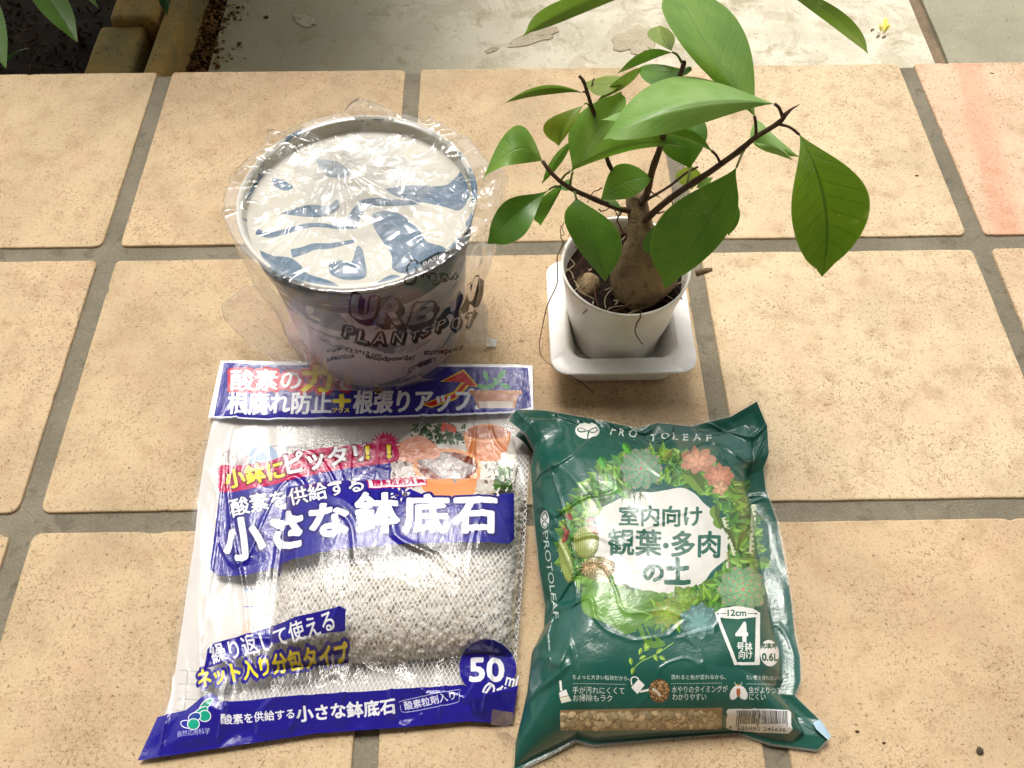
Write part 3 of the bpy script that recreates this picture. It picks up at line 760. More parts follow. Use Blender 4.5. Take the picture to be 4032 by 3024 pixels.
# =================================================================== FICUS AND ITS POT
PC = np.array([.358, -.290]); PZ = .074          # pot axis, rim height
zb = .006
prof = [(.001, zb), (.0275, zb), (.0295, zb+.003), (.0310, .020), (.0335, .035), (.0357, .050), (.0376, .064), (.0388, PZ-.003), (.0393, PZ-.0006), (.0388, PZ), (.0376, PZ-.0006), (.0370, PZ-.004), (.0345, .056), (.030, .045), (.001, .045)]
V, F = lathe(prof, (PC[0], PC[1], 0)); V = np.array(V)
ang = np.arctan2(V[:,1]-PC[1], V[:,0]-PC[0]); k_ = .0007*np.sin(V[:,2]*240+ang*2)*smooth(.01, .03, V[:,2])*smooth(.07, .05, V[:,2])
rad = np.linalg.norm(V[:,:2]-PC, axis=1)[:, None]; V[:,:2] += (V[:,:2]-PC)/np.maximum(rad, 1e-4)*k_[:, None]*(rad > .025)
wp = empty('plant_pot', (PC[0], PC[1], zb)); tag(wp, 'round white plastic plant pot standing in the square dish, holding the ficus', 'plant pot')
o = mesh_obj('pot_wall', V, F, M_WPOT, wp); fix_normals(o)
# soil
n = 60; V, F = [], []
for i in range(n):
    for a in range(72):
        r = .0366*i/(n-1); th = a/72*2*math.pi; x, y = PC[0]+r*math.cos(th), PC[1]+r*math.sin(th)
        V.append((x, y, .0615+.0035*float(fbm(np.array(x*160), np.array(y*160), 31, 4))))
o = mesh_obj('soil', V, grid_faces(n, 72, True), M_POTSOIL, wp); tag(o, kind='stuff')
# square dish
DC = np.array([.3583, -.2935]); 
def rsq(h, r, n=10):
    P = []
    for k, (sx, sy) in enumerate(((1, 1), (-1, 1), (-1, -1), (1, -1))):
        for a in np.linspace(k*90, k*90+90, n): P.append((sx*(h-r)+r*math.cos(math.radians(a)), sy*(h-r)+r*math.sin(math.radians(a))))
    return np.array(P)
# outside: foot -> wall -> flange ; then inner wall
outer = [(.001, .001, .0010), (.0325, .008, .0010), (.0336, .0085, .0022), (.0358, .010, .0268), (.0450, .0115, .0270), (.0456, .0115, .0274), (.0456, .0115, .0284), (.0450, .0115, .0288),
         (.0352, .0105, .0288), (.0338, .0100, .0280), (.0322, .0095, .0255), (.0268, .0080, .0045), (.0255, .0075, .0030), (.001, .001, .0028)]
V = []
for h, r, z in outer: V += [(DC[0]+x, DC[1]+y, z) for x, y in rsq(h, r)]
dish = mesh_obj('square_dish', V, grid_faces(len(outer), 40, True), M_WPLA, None, origin=(DC[0], DC[1], 0)); fix_normals(dish); dish.data.set_sharp_from_angle(angle=math.radians(28))
bpy.context.view_layer.objects.active = dish
tag(dish, 'white square plastic dish with a wide flat rim under the ficus pot', 'dish')

fic = empty('ficus_plant', tuple(at(2521, 1160, .062))); tag(fic, 'small ficus with swollen trunk and glossy green leaves growing from the white pot', 'houseplant')
def Z4(x, y, z): return at(1850+.746*x, .746*y, z)
FX = at(2521, 1160, .062)
# trunk: bulb and neck, from a height profile along a measured axis
def trunk_mesh(axis, radii, seed, n=40, m=48, bump_=.17, squash=1.0):
    A = spline(axis, n); Rr = spline([[r, 0, 0] for r in radii], n)[:, 0]
    V = []
    for i in range(n):
        for j in range(m):
            th = j/m*2*math.pi; r = Rr[i]*(1+bump_*float(fbm(np.array(math.cos(th)*1.5+seed), np.array(math.sin(th)*1.5+i*.055), seed, 4))+.05*math.sin(3*th+i*.15))
            V.append((A[i,0]+r*math.cos(th), A[i,1]+r*squash*math.sin(th), A[i,2]))
    F = grid_faces(n, m, True); F.append(tuple((n-1)*m+j for j in range(m))); return V, F
bx, by = FX[0]-.0012, FX[1]+.006
nk = Z4(880, 1040, .118)
axis = [(bx, by, .052), (bx, by, .062), (bx+.001, by, .074), (bx+.0015, by+.001, .088), (bx-.0005, by+.001, .099), ((bx+nk[0])/2, (by+nk[1])/2, .108), (nk[0], nk[1], .118), (nk[0]+.0005, nk[1], .121)]
V, F = trunk_mesh(axis, [.0130, .0176, .0196, .0166, .0104, .0070, .0060, .0042], 3)
tk = mesh_obj('trunk', V, F, M_BARK, fic)
rb = Z4(620, 1495, .064)
V, F = trunk_mesh([(rb[0], rb[1], .056), (rb[0], rb[1], .061), (rb[0]+.001, rb[1]+.001, .066), (rb[0]+.002, rb[1]+.002, .069)], [.0072, .0076, .0056, .001], 7, 18, 28)
mesh_obj('root_bulb', V, F, M_BARK, fic)
V, F = trunk_mesh([(bx+.016, by+.002, .055), (bx+.015, by+.002, .066), (bx+.012, by+.002, .076), (bx+.010, by+.002, .082)], [.0075, .0080, .0060, .002], 9, 18, 28)
mesh_obj('root_bulb', V, F, M_BARK, fic)
sb = Z4(1290, 1410, .070); V, F = tube([sb+[-.010, .0, -.006], sb+[-.004, 0, -.003], sb+[-.0015, -.001, -.001]], [.002, .0018, .0012], 9); mesh_obj('root_stub', V, F, M_BARK, fic)

def branch(pts, r0, r1, mat=M_TWIG, name='branch', n=26, knots=True):
    P = spline([Z4(*p) for p in pts], n); rr = np.linspace(r0, r1, n)
    if knots: rr = rr*(1+.16*np.maximum(0, np.sin(np.linspace(0, n*.9, n)))**6)
    V, F = tube(P, rr, 9); return mesh_obj(name, V, F, mat, fic)
# (x, y) on the 4/3 zoom grid of the measured photo, z height
branch([(905, 1185, .108), (960, 1130, .116), (1060, 1045, .128), (1170, 970, .140), (1260, 912, .150), (1340, 855, .160), (1430, 790, .170), (1500, 730, .178), (1580, 680, .186), (1640, 640, .192), (1668, 602, .196)], .0020, .0011)
branch([(1664, 606, .196), (1695, 578, .199), (1742, 550, .203)], .0012, .0001, M_TWIG, 'bud_tip', 10, False)
branch([(925, 1065, .118), (950, 1045, .121), (1050, 985, .128), (1140, 915, .134), (1205, 880, .138)], .0009, .0006)
branch([(900, 1080, .117), (935, 1020, .124), (962, 900, .142), (1005, 775, .158), (1050, 600, .182), (1090, 460, .196), (1125, 350, .208), (1132, 322, .210)], .0022, .0010)
branch([(860, 1040, .118), (800, 975, .124), (755, 905, .136), (725, 840, .145), (690, 700, .162), (645, 570, .172), (618, 480, .182), (600, 430, .188), (577, 400, .190)], .0014, .0008)
branch([(870, 1110, .112), (800, 1105, .116), (700, 1068, .122), (610, 1030, .128), (540, 998, .134), (475, 955, .140), (420, 900, .146), (382, 848, .150)], .0017, .0010)
def petiole(a, b, r=.00062, mat=M_PETI):
    A, B = Z4(*a), Z4(*b); m = (A+B)/2+np.array([0, 0, .0012]); V, F = tube(spline([A, m, B], 8), [r*1.25, r*1.1, r, r, r, r, r, r*.95], 7); mesh_obj('petiole', V, F, mat, fic)
petiole((1650, 612, .194), (1608, 548, .200), .0008, M_TWIG); petiole((1635, 655, .190), (1738, 710, .186), .0007, M_TWIG)
petiole((1510, 722, .179), (1502, 612, .190), .0008, M_TWIG); petiole((1447, 790, .170), (1408, 882, .172)); petiole((1325, 868, .159), (1275, 795, .163), .0007, M_TWIG)
petiole((1146, 975, .139), (1162, 888, .142)); petiole((478, 985, .136), (415, 1002, .136)); petiole((548, 1010, .133), (562, 1050, .134))
petiole((478, 955, .140), (530, 905, .146)); petiole((525, 992, .135), (543, 905, .142)); petiole((618, 500, .182), (595, 488, .184), .0005, M_TWIG)
petiole((1118, 330, .209), (1068, 275, .212), .0006); petiole((1050, 1050, .126), (1075, 1085, .122), .0004); petiole((820, 1120, .114), (795, 1095, .118), .0005)
petiole((630, 560, .172), (602, 550, .174), .0004); petiole((640, 470, .184), (655, 415, .186), .0004, M_TWIG)

def lf(B, T, L, R, zs, mat, mid=(0, 0), tm=.5, dz=(0, 0), **kw):
    """leaf measured at base, tip and widest points; zs = heights at base, middle, tip; dz = rise of the two edges over the middle"""
    b, t = Z4(B[0], B[1], zs[0]), Z4(T[0], T[1], zs[2])
    m = Z4((B[0]+T[0])/2+mid[0], (B[1]+T[1])/2+mid[1], zs[1])
    l, r = Z4(L[0], L[1], zs[1]+dz[0]), Z4(R[0], R[1], zs[1]+dz[1])
    return leaf(b, m, t, l, r, mat, fic, tm=tm, **kw)
lf((1504, 615), (1090, -60), (1045, 190), (1432, 165), (.190, .215, .222), L_G, (-10, 10), .5, (.008, -.010), fold=.08, wav=.04, acum=.02)
lf((1608, 548), (702, 738), (1060, 398), (1020, 692), (.200, .214, .200), L_L, (-10, -80), .52, (-.004, -.006), fold=-.10, wav=.03, acum=.10)
lf((540, 905), (798, 482), (545, 650), (792, 640), (.142, .166, .178), L_L, (20, -20), .5, (-.002, .006), fold=.05, wav=.06, acum=.05)
lf((1010, 640), (692, 632), (860, 585), (820, 640), (.178, .180, .176), L_L, (0, -5), .5, (0, 0), acum=.2)
lf((527, 905), (1152, 780), (800, 702), (850, 800), (.146, .164, .158), L_G, (-10, -75), .46, (.004, -.006), fold=-.1, wav=.08, acum=.12)
lf((382, 848), (62, 952), (255, 665), (240, 868), (.150, .164, .148), L_G, (20, -110), .42, (.004, -.004), fold=.05, acum=.18, wav=.05)
lf((600, 492), (180, 547), (392, 452), (400, 500), (.184, .192, .178), L_G, (0, -52), .5, (.004, -.002), acum=.05, wav=.06)
lf((600, 555), (470, 772), (400, 655), (560, 650), (.174, .168, .156), L_Y, (-32, 0), .5, (.0, .008), fold=.1, acum=.1)
lf((545, 735), (378, 975), (440, 830), (490, 850), (.150, .146, .138), L_G, (0, -15), .5, (.004, -.002), acum=.1)
lf((600, 435), (828, 415), (725, 400), (690, 505), (.186, .184, .184), L_Y, (0, 20), .5, (-.004, 0), acum=.0)
lf((668, 535), (912, 350), (780, 418), (830, 452), (.176, .184, .194), L_G, (10, 0), .5, (.004, -.002), acum=.05)
lf((1068, 278), (775, 392), (925, 268), (925, 330), (.212, .214, .204), L_G, (0, -30), .5, (.003, -.002), acum=.08, wav=.06)
lf((1000, 285), (935, 243), (950, 262), (975, 280), (.210, .212, .212), L_L, (0, 0), .5, acum=.1)
lf((1172, 372), (878, 365), (985, 338), (990, 452), (.198, .196, .190), L_D, (0, 10), .55, (0, .004), acum=.05)
lf((1172, 372), (1060, 410), (1150, 352), (1130, 400), (.198, .199, .196), L_D, (10, -15), .5, acum=.1)
lf((1065, 270), (1005, 133), (938, 190), (1080, 190), (.206, .206, .206), L_Y, (-12, 0), .5, (0, -.004), acum=.0)
lf((930, -60), (278, 192), (480, -5), (590, 72), (.245, .250, .228), L_G, (-10, -50), .5, (.004, -.004), fold=.05, wav=.05, acum=.14)
lf((1560, -110), (2102, 288), (1960, 60), (1850, 95), (.255, .258, .232), L_G, (90, 0), .5, (.003, -.003), fold=.05, acum=.10)
# big veined leaf hanging at the right, seen against the light tile
lf((1738, 708), (1858, 1462), (1692, 1160), (2104, 1050), (.186, .168, .136), L_V, (75, -5), .54, (-.004, .004), fold=.10, acum=.02, wav=.03)
lf((1500, 752), (1705, 848), (1560, 700), (1560, 790), (.158, .160, .152), L_L, (10, -20), .5, (.004, -.002), acum=.05)
lf((1508, 640), (1745, 830), (1560, 668), (1500, 762), (.164, .160, .150), L_L, (-30, 10), .35, (.002, -.002), acum=.1)
lf((1408, 882), (1028, 1528), (985, 1160), (1375, 1200), (.172, .150, .120), L_D, (20, -15), .56, (.006, -.004), fold=.06, acum=.08, wav=.04)
lf((1040, 1125), (955, 1352), (917, 1270), (1040, 1230), (.120, .114, .106), L_D, (-10, 0), .55, (.0, .0))
lf((1385, 1030), (1365, 1245), (1330, 1140), (1426, 1140), (.130, .126, .116), L_D, (12, 0), .5)
lf((690, 1058), (968, 938), (780, 872), (855, 1042), (.124, .136, .138), L_G, (-10, -35), .5, (.004, -.004), fold=.1, acum=.08)
lf((800, 1100), (700, 1062), (760, 1050), (770, 1092), (.118, .121, .122), L_G, (0, 0), .5)
lf((562, 1045), (714, 1490), (506, 1190), (792, 1240), (.134, .122, .100), L_D, (10, 0), .50, (.002, -.002), fold=.06, acum=.10)
lf((420, 1002), (92, 1288), (175, 1075), (285, 1245), (.136, .134, .112), L_D, (-20, -10), .60, (.003, -.004), fold=.06, acum=.0)
lf((508, 948), (372, 1192), (340, 1090), (440, 1060), (.132, .124, .110), L_D, (0, 10), .5)
lf((1162, 890), (1195, 600), (1012, 770), (1252, 720), (.142, .152, .158), L_D, (-5, 0), .5, (0, .004), fold=.08)
lf((1282, 803), (985, 700), (1170, 690), (1150, 745), (.163, .172, .172), L_G, (10, -25), .5, (.002, -.004), acum=.1)
lf((1165, 870), (1170, 1002), (1085, 930), (1222, 930), (.128, .124, .120), L_Y, (0, 0), .5)
lf((1285, 935), (1195, 992), (1225, 945), (1250, 985), (.138, .136, .132), L_G, (0, 0), .5)
lf((540, 945), (480, 1002), (500, 955), (530, 1000), (.134, .132, .130), L_D, (0, 0), .5)

# aerial roots and dry roots: each a thin tube
def root(pts, r0=.00045, r1=.0002, mat=M_ROOT, n=36, wig=.0006, seed=0):
    P = spline([at(1850+.746*a, 700+.746*b, c) for a, b, c in pts], n); s_ = np.arange(n)
    P = P+wig*np.stack([fbm(s_*.35, s_*0+seed, 60+seed, 3), fbm(s_*.35, s_*0+seed, 61+seed, 3), .5*fbm(s_*.35, s_*0, 62+seed, 3)], 1)
    V, F = tube(P, np.linspace(r0, r1, n), 5); mesh_obj('aerial_root', V, F, mat, fic)
root([(500, 340, .076), (468, 400, .078), (462, 460, .078), (462, 560, .068), (420, 650, .055), (395, 720, .045), (368, 860, .033), (372, 930, .030), (400, 968, .030), (440, 990, .030)], seed=1)
root([(505, 1025, .020), (540, 1050, .014), (600, 1090, .004), (655, 1138, .001)], .0004, .0003, seed=2)
root([(490, 350, .078), (478, 280, .082), (500, 232, .086)], .00035, .0002, seed=3)
root([(475, 310, .079), (495, 300, .079), (490, 270, .082), (478, 250, .084)], .00025, .0002, seed=3)
root([(880, 650, .0665), (895, 690, .070), (898, 740, .0755), (870, 800, .066), (890, 850, .056), (918, 880, .050)], .00055, .0003, seed=4, wig=.0012)
root([(800, 180, .112), (780, 230, .104), (840, 330, .092), (905, 355, .086)], .0005, .0004, seed=5)
root([(800, 385, .088), (860, 355, .088), (925, 355, .086), (985, 370, .084)], .0008, .0006, seed=6)
root([(905, 380, .086), (932, 420, .084), (918, 500, .078), (925, 560, .072)], .0005, .0003, seed=7)
root([(900, 390, .086), (880, 450, .083), (800, 545, .072), (720, 620, .066), (715, 690, .066)], .00035, .0003, M_ROOTP, seed=8)
root([(640, 690, .067), (700, 705, .066), (760, 680, .067), (825, 675, .067)], .00035, .0002, M_ROOTP, seed=9)
root([(485, 480, .068), (530, 490, .066), (560, 560, .066), (600, 610, .066), (660, 640, .067)], .00035, .0002, M_ROOTP, seed=10)
root([(500, 500, .068), (550, 455, .068), (520, 420, .070)], .0003, .0002, M_ROOTP, seed=11)
root([(665, 560, .068), (662, 620, .068), (680, 690, .067)], .0009, .0004, seed=12)
root([(820, 725, .067), (900, 690, .067), (970, 650, .067), (1030, 590, .069)], .0007, .0004, seed=13, mat=M_BARK)
root([(1050, 660, .067), (1010, 640, .068), (960, 600, .069)], .0005, .0003, seed=14)
root([(700, 55, .118), (650, 80, .114), (620, 135, .110)], .0004, .0002, seed=15)
root([(680, 165, .112), (700, 175, .111), (760, 150, .113), (800, 170, .112)], .0004, .0003, seed=16)
root([(690, 140, .113), (740, 150, .112), (790, 170, .111), (770, 200, .108)], .0003, .0002, seed=17)
root([(760, 165, .112), (785, 200, .108), (790, 160, .112)], .0003, .0002, seed=18)
root([(965, 195, .106), (1000, 185, .106), (1030, 180, .106)], .0006, .0004, seed=19)
root([(890, 60, .118), (910, 90, .116), (905, 110, .114)], .0004, .0002, seed=20)
root([(955, 70, .118), (980, 90, .116), (1005, 103, .115)], .0005, .0002, seed=21)
for k in range(60):
    rs = np.random.RandomState(200+k); a = rs.uniform(0, 6.28); r = rs.uniform(.014, .032); q = np.array([PC[0]+r*math.cos(a), PC[1]+r*math.sin(a), .0655])
    d = rs.normal(size=2)*.008
    P = spline([q, q+[d[0]*.5+.002, d[1]*.5, .0015], q+[d[0], d[1], .0003]], 9)
    V, F = tube(P, rs.uniform(.0002, .0005), 5); mesh_obj('rootlet', V, F, M_ROOT if k % 3 else M_ROOTP, fic)

# =================================================================== PACK OF DRAINAGE STONES
def boundary(pts, n=120):                         # (u, v, z) photo measures -> dense polyline by arc length
    P = np.array([at(*p) for p in pts]); d = np.r_[0, np.cumsum(np.linalg.norm(np.diff(P, axis=0), axis=1))]; d /= d[-1]
    return lambda t: np.stack([np.interp(t, d, P[:, k]) for k in range(3)], -1)
def coons(bot, top, left, right):
    B, T, L, R = boundary(bot), boundary(top), boundary(left), boundary(right)
    p00, p10, p01, p11 = B(np.array(0.)), B(np.array(1.)), T(np.array(0.)), T(np.array(1.))
    def S(s, t):
        s, t = np.clip(s, -.05, 1.05), np.clip(t, -.05, 1.05); a, b = s[..., None], t[..., None]
        return (1-b)*B(s)+b*T(s)+(1-a)*L(t)+a*R(t)-((1-a)*(1-b)*p00+a*(1-b)*p10+(1-a)*b*p01+a*b*p11)
    return S
z0 = .0015
cS = coons(bot=[(548,2998,z0),(873,2950,z0),(1246,2893,z0),(1600,2868,z0),(1843,2845,z0),(1932,2850,z0),(2020,2846,z0)],
           top=[(873,1428,z0),(1250,1438,z0),(1600,1442,z0),(2096,1446,z0)],
           left=[(548,2998,z0),(627,2825,z0),(660,2724,z0),(679,2598,z0),(701,2448,z0),(722,2300,z0),(746,2150,z0),(762,1980,z0),(788,1798,z0),(820,1670,z0),(873,1428,z0)],
           right=[(2020,2846,z0),(2024,2806,.003),(2040,2702,.004),(2050,2523,.006),(2078,2150,.006),(2096,1800,.003),(2101,1640,z0),(2096,1446,z0)])
def h_stone(s, t):
    # cushion of stones in its net, in the right two thirds of the pack
    q = ((s-.635)/.345)**2; r = ((t-.375)/.225)**2
    c = np.clip(1-np.maximum(q, 0)**2.2, 0, 1)**.5*np.clip(1-np.maximum(r, 0)**1.8, 0, 1)**.55
    return .030*c
def h_pack(s, t):
    puff = .006*np.clip(np.sin(np.pi*np.clip(s, 0, 1)), 0, 1)**.6*smooth(.845, .78, t)*smooth(0, .10, t)
    return np.maximum(puff, 0)+h_stone(s, t)*(s < 2)+.0006
def S_pack(s, t):
    P = cS(s, t); P = P.copy(); P[..., 2] = P[..., 2]+h_pack(s, t)
    return P
K = Surf(S_pack); pk = Canvas(K, 1500, 1700)
BLUE, MAG, YEL, WHT, DBL = (38, 32, 138), (186, 22, 84), (250, 228, 50), (238, 238, 242), (26, 22, 90)
A = lambda x, y: (750+.633*x, 1380+.633*y)
Bq = lambda x, y: (500+.746*x, 2150+.746*y)
def mp(fn, L): return [fn(x, y) for x, y in L]
# header
hdr = lambda t0, t1: [(0*pk.W, t0*pk.H), (pk.W, t0*pk.H), (pk.W, t1*pk.H), (0, t1*pk.H)]
pk.poly(mp(A, [(60,440),(170,20),(2240,20),(2240,368),(2000,402),(1500,425),(1000,436),(600,440),(300,437),(130,424)]), (236, 236, 240))
pk.poly(mp(A, [(152,418),(212,84),(400,100),(900,112),(1500,114),(2100,118),(2122,360),(1995,392),(1500,412),(1000,426),(600,432),(300,428)]), BLUE)
for k in range(110):
    x = 150+k*17; y = np.interp(x, [150, 300, 600, 1000, 1500, 2000], [430, 436, 440, 434, 420, 402]); pk.ellipse(A(x, y), 2.6, 2.2, (190, 195, 235), n=8)
pk.text('酸素の', A(258, 258), A(692, 256), 70, WHT, 2.6, [(11, (200, 30, 60))])
pk.text('力', A(700, 262), A(880, 262), 84, YEL, 5, [(13, (200, 30, 60))])
pk.text('で', A(905, 262), A(1000, 262), 50, WHT, 2.6, [(10, (200, 30, 60))])
pk.poly(mp(A, [(1440,350),(1640,268),(1690,205),(1552,208),(1700,130),(1800,242),(1735,235),(1650,320),(1500,372)]), (240, 200, 40))
pk.poly(mp(A, [(1455,348),(1650,280),(1705,212),(1575,203),(1698,143),(1782,236),(1722,228),(1645,310),(1500,362)]), (205, 30, 26))
pk.text('根腐れ防止', A(235, 405), A(876, 402), 73, WHT, 2.4, shear=.08)
pk.text('＋', A(898, 368), A(992, 366), 48, YEL, 5); pk.text('プラス', A(885, 399), A(992, 397), 16, YEL, 1)
pk.text('根張りアップ！', A(1015, 400), A(1790, 385), 76, WHT, 2.6, shear=.12)
pk.ellipse(A(1172, 248), 19, 21, (120, 88, 44))
pk.poly(mp(A, [(1745,262),(2050,262),(2020,372),(1790,372)]), (176, 108, 58)); pk.poly(mp(A, [(1735,262),(2062,262),(2062,285),(1735,285)]), (200, 132, 76))
pk.poly(mp(A, [(1800,372),(1790,330),(2010,330),(2000,372)]), (206, 190, 176))
for (x, y, r, a) in ((1820,240,30,.3),(1870,236,28,-.4),(1838,170,26,1.2),(1935,165,30,-.9),(1960,235,26,.4),(1900,205,22,.9)):
    pk.ellipse(A(x, y), r*.8, r*.38, (60, 150, 70), rot=a)
pk.line(mp(A, [(1845,262),(1845,200),(1838,170)]), 4, (60, 140, 60)); pk.line(mp(A, [(1935,262),(1930,200),(1935,165)]), 4, (60, 140, 60))
# body artwork
pk.poly(mp(A, [(190,860),(400,862),(800,770),(1150,700),(1290,690),(1330,800),(1500,900),(1600,930),(2012,900),(2014,1180),(1985,1212),(1700,1203),(1400,1213),(1000,1240),(800,1268),(640,1312),(480,1378),(330,1410),(180,1404),(132,1375),(128,1320),(160,1100)]), BLUE)
# printed photograph at the upper right
pk.ellipse(A(1640, 700), 250, 150, (206, 200, 190)); 
pk.poly(mp(A, [(1370,560),(1420,500),(1560,465),(1760,470),(1900,480),(2010,560),(2020,700),(2010,850),(1950,880),(1300,860),(1255,760),(1300,640)]), (196, 190, 178), sm=60)
rs = np.random.RandomState(3)
for k in range(150):
    x, y = rs.uniform(1380, 1710), rs.uniform(475, 590); c = rs.uniform(.5, 1); pk.ellipse(A(x, y), rs.uniform(6, 14), rs.uniform(3, 7), (56*c, 96*c, 40*c), rot=rs.uniform(0, 3), n=10)
for k in range(9): pk.ellipse(A(1600+rs.uniform(-45, 45), 490+rs.uniform(-18, 18)), 12, 8, (206, 70, 40), rot=k, n=12)
for k in range(130):                                  # knotted rope mat
    x, y = rs.uniform(1260, 1400) if k % 2 else rs.uniform(1790, 2000), rs.uniform(690, 930); a = rs.uniform(0, 6.28)
    pk.line(mp(A, [(x, y), (x+26*math.cos(a), y+26*math.sin(a))]), 6, (226, 222, 214) if k % 3 else (96, 84, 74))
for k in range(60):
    x, y = rs.uniform(1450, 1900), rs.uniform(880, 915); pk.ellipse(A(x, y), 8, 4, (180, 168, 150), n=8)
pk.ellipse(A(1845, 545), 92, 46, (212, 136, 84)); pk.ellipse(A(1845, 535), 76, 32, (226, 170, 120)); pk.poly(mp(A, [(1702,560),(1990,560),(1950,700),(1740,700)]), (206, 126, 74)); pk.poly(mp(A, [(1698,520),(1993,520),(1990,580),(1705,580)]), (220, 150, 96)); pk.ellipse(A(1845, 525), 84, 26, (166, 96, 60))
pk.poly(mp(A, [(1392,760),(1812,740),(1770,900),(1690,955),(1560,960),(1450,880)]), (226, 146, 96)); pk.ellipse(A(1600, 735), 135, 70, (236, 164, 112)); pk.ellipse(A(1600, 735), 118, 58, (126, 62, 42))
pk.poly(mp(A, [(1535,626),(1782,744),(1650,850),(1408,704)]), (160, 150, 152))
for k in range(260):
    a, b = rs.uniform(.03, .97), rs.uniform(.03, .97); x = 1535+(1782-1535)*a+(1408-1535)*b; y = 626+(744-626)*a+(704-626)*b
    c = rs.uniform(.75, 1); pk.ellipse(A(x, y), rs.uniform(4, 7), rs.uniform(3, 5), (222*c, 214*c, 210*c), rot=rs.uniform(0, 3), n=8)
pk.poly(mp(A, [(1290,600),(1400,545),(1470,560),(1550,625),(1555,660),(1520,690),(1440,690),(1380,712),(1330,700),(1290,690)]), (226, 158, 128), sm=40)
pk.line(mp(A, [(1360,640),(1440,640),(1530,665)]), 4, (196, 118, 92)); pk.line(mp(A, [(1380,675),(1430,672),(1500,690)]), 4, (196, 118, 92)); pk.line(mp(A, [(1410,560),(1480,590),(1540,630)]), 3, (240, 186, 158))
for k in range(60):
    x, y = rs.uniform(1895, 1995), rs.uniform(740, 870); c = rs.uniform(.5, 1.1); pk.ellipse(A(x, y), rs.uniform(7, 15), rs.uniform(4, 8), (64*c, 112*c, 40*c), rot=rs.uniform(0, 3), n=10)
for k in range(16): pk.ellipse(A(1970+rs.uniform(-44, 44), 695+rs.uniform(-34, 34)), 11, 9, (244, 242, 232), n=12)
# banner
import itertools
bs = []
for k in range(40):
    a = k/40*2*math.pi; r = 100 if k % 2 else 62; bs.append((1215+r*math.cos(a), 600+r*.9*math.sin(a)))
pk.poly(mp(A, bs), MAG)
pk.poly(mp(A, [(178,760),(200,728),(400,716),(700,640),(1000,600),(1180,590),(1270,600),(1300,640),(1295,690),(1250,712),(1000,742),(700,802),(400,872),(220,890),(178,868)]), MAG, sm=70)
pk.text('小鉢に', A(235, 868), A(592, 800), 62, YEL, 2.6, [(7, (120, 10, 40))], h2=66)
pk.text('ピッタリ', A(612, 785), A(1110, 690), 76, WHT, 3, [(7, (120, 10, 40))], h2=58)
pk.text('！！', A(1098, 690), A(1248, 684), 50, YEL, 3.5, [(6, (120, 10, 40))])
pk.text('酸素を供給する', A(272, 1048), A(1086, 882), 64, WHT, 1.8, [(5, DBL)], h2=52)
pk.poly(mp(A, [(1108,838),(1128,818),(1440,798),(1470,812),(1470,842),(1445,856),(1140,872),(1112,862)]), (196, 30, 80), sm=50)
pk.poly(mp(A, [(1114,838),(1132,822),(1440,802),(1464,814),(1464,840),(1442,852),(1142,867),(1118,858)]), WHT, sm=50)
pk.text('酸素粒剤入り', A(1142, 858), A(1438, 842), 23, (186, 22, 84), .7)
for ch, x0_, x1_, y0_, y1_, dy in (('小',222,482,1082,1318,-30),('さ',528,724,1030,1250,-20),('な',750,996,975,1170,-14),('鉢',1030,1304,915,1136,-4),('底',1322,1612,922,1134,0),('石',1628,1906,928,1134,2)):
    pk.text(ch, A(x0_+8, y1_), A(x1_-8, y1_+dy), (y1_-y0_)*.633*.93, (246, 246, 250), 7, [(11, (30, 26, 110))])
# lower artwork
pk.poly(mp(Bq, [(422,648),(440,560),(475,525),(600,492),(760,440),(900,382),(1130,328),(1160,345),(1156,458),(1000,474),(860,502),(700,556),(600,600),(430,656)]), BLUE)
pk.text('繰り返して使える', Bq(468, 632), Bq(1108, 448), 62, WHT, 1.7, h2=74, sag=6)
pk.text('ネット入り分包タイプ', Bq(392, 758), Bq(1180, 625), 60, YEL, 2.6, [(12, BLUE)], h2=76, sag=-4)
pk.ellipse(Bq(1905, 650), 112, 108, BLUE)
pk.text('50', Bq(1812, 722), Bq(1988, 720), 88, WHT, 5); pk.text('ml', Bq(1995, 738), Bq(2052, 752), 50, WHT, 2)
pk.text('の袋', Bq(1868, 800), Bq(1990, 850), 62, WHT, 2.5)
pk.poly(mp(Bq, [(-60,905),(170,905),(320,872),(400,812),(450,788),(490,800),(500,832),(1000,790),(1500,755),(1770,738),(1900,790),(2060,740),(2140,720),(2140,1100),(1000,1120),(300,1240),(-60,1240)]), BLUE)
pk.poly(mp(Bq, [(1800,830),(1930,790),(2060,760),(2060,900),(1950,960),(1830,900)]), DBL, .55)
for (x, y, rx, ry, a, c) in ((430,850,34,12,-.75,(60,150,120)),(400,890,34,14,-.55,(30,150,120)),(425,908,22,20,0,(30,160,130)),(370,912,24,16,-.3,(20,60,140)),(330,950,26,13,.3,(24,40,150)),(365,950,22,20,0,(30,160,130))):
    pk.ellipse(Bq(x, y), rx+3.5, ry+3.5, WHT, rot=a); pk.ellipse(Bq(x, y), rx, ry, c, rot=a)
pk.text('自然応用科学', Bq(282, 1016), Bq(452, 1000), 21, (196, 196, 230), .6)
pk.text('酸素を供給する', Bq(512, 948), Bq(892, 916), 33, WHT, 1.2)
pk.text('小さな鉢底石', Bq(908, 934), Bq(1422, 888), 52, WHT, 2.6)
for w_, c_ in ((9, (170, 170, 215)), (0, BLUE)):
    pk.poly(mp(Bq, [(1448-w_/2,850),(1462,822-w_/2),(1735,768-w_/2),(1752+w_/2,780),(1752+w_/2,812),(1738,830+w_/2),(1600,858+w_/2),(1470,878+w_/2),(1450-w_/2,868)]), c_, sm=60)
pk.text('酸素粒剤入り', Bq(1470, 868), Bq(1735, 812), 29, (216, 216, 236), 1.2, sag=3)
img_pack = pk.image('stone_pack_print')

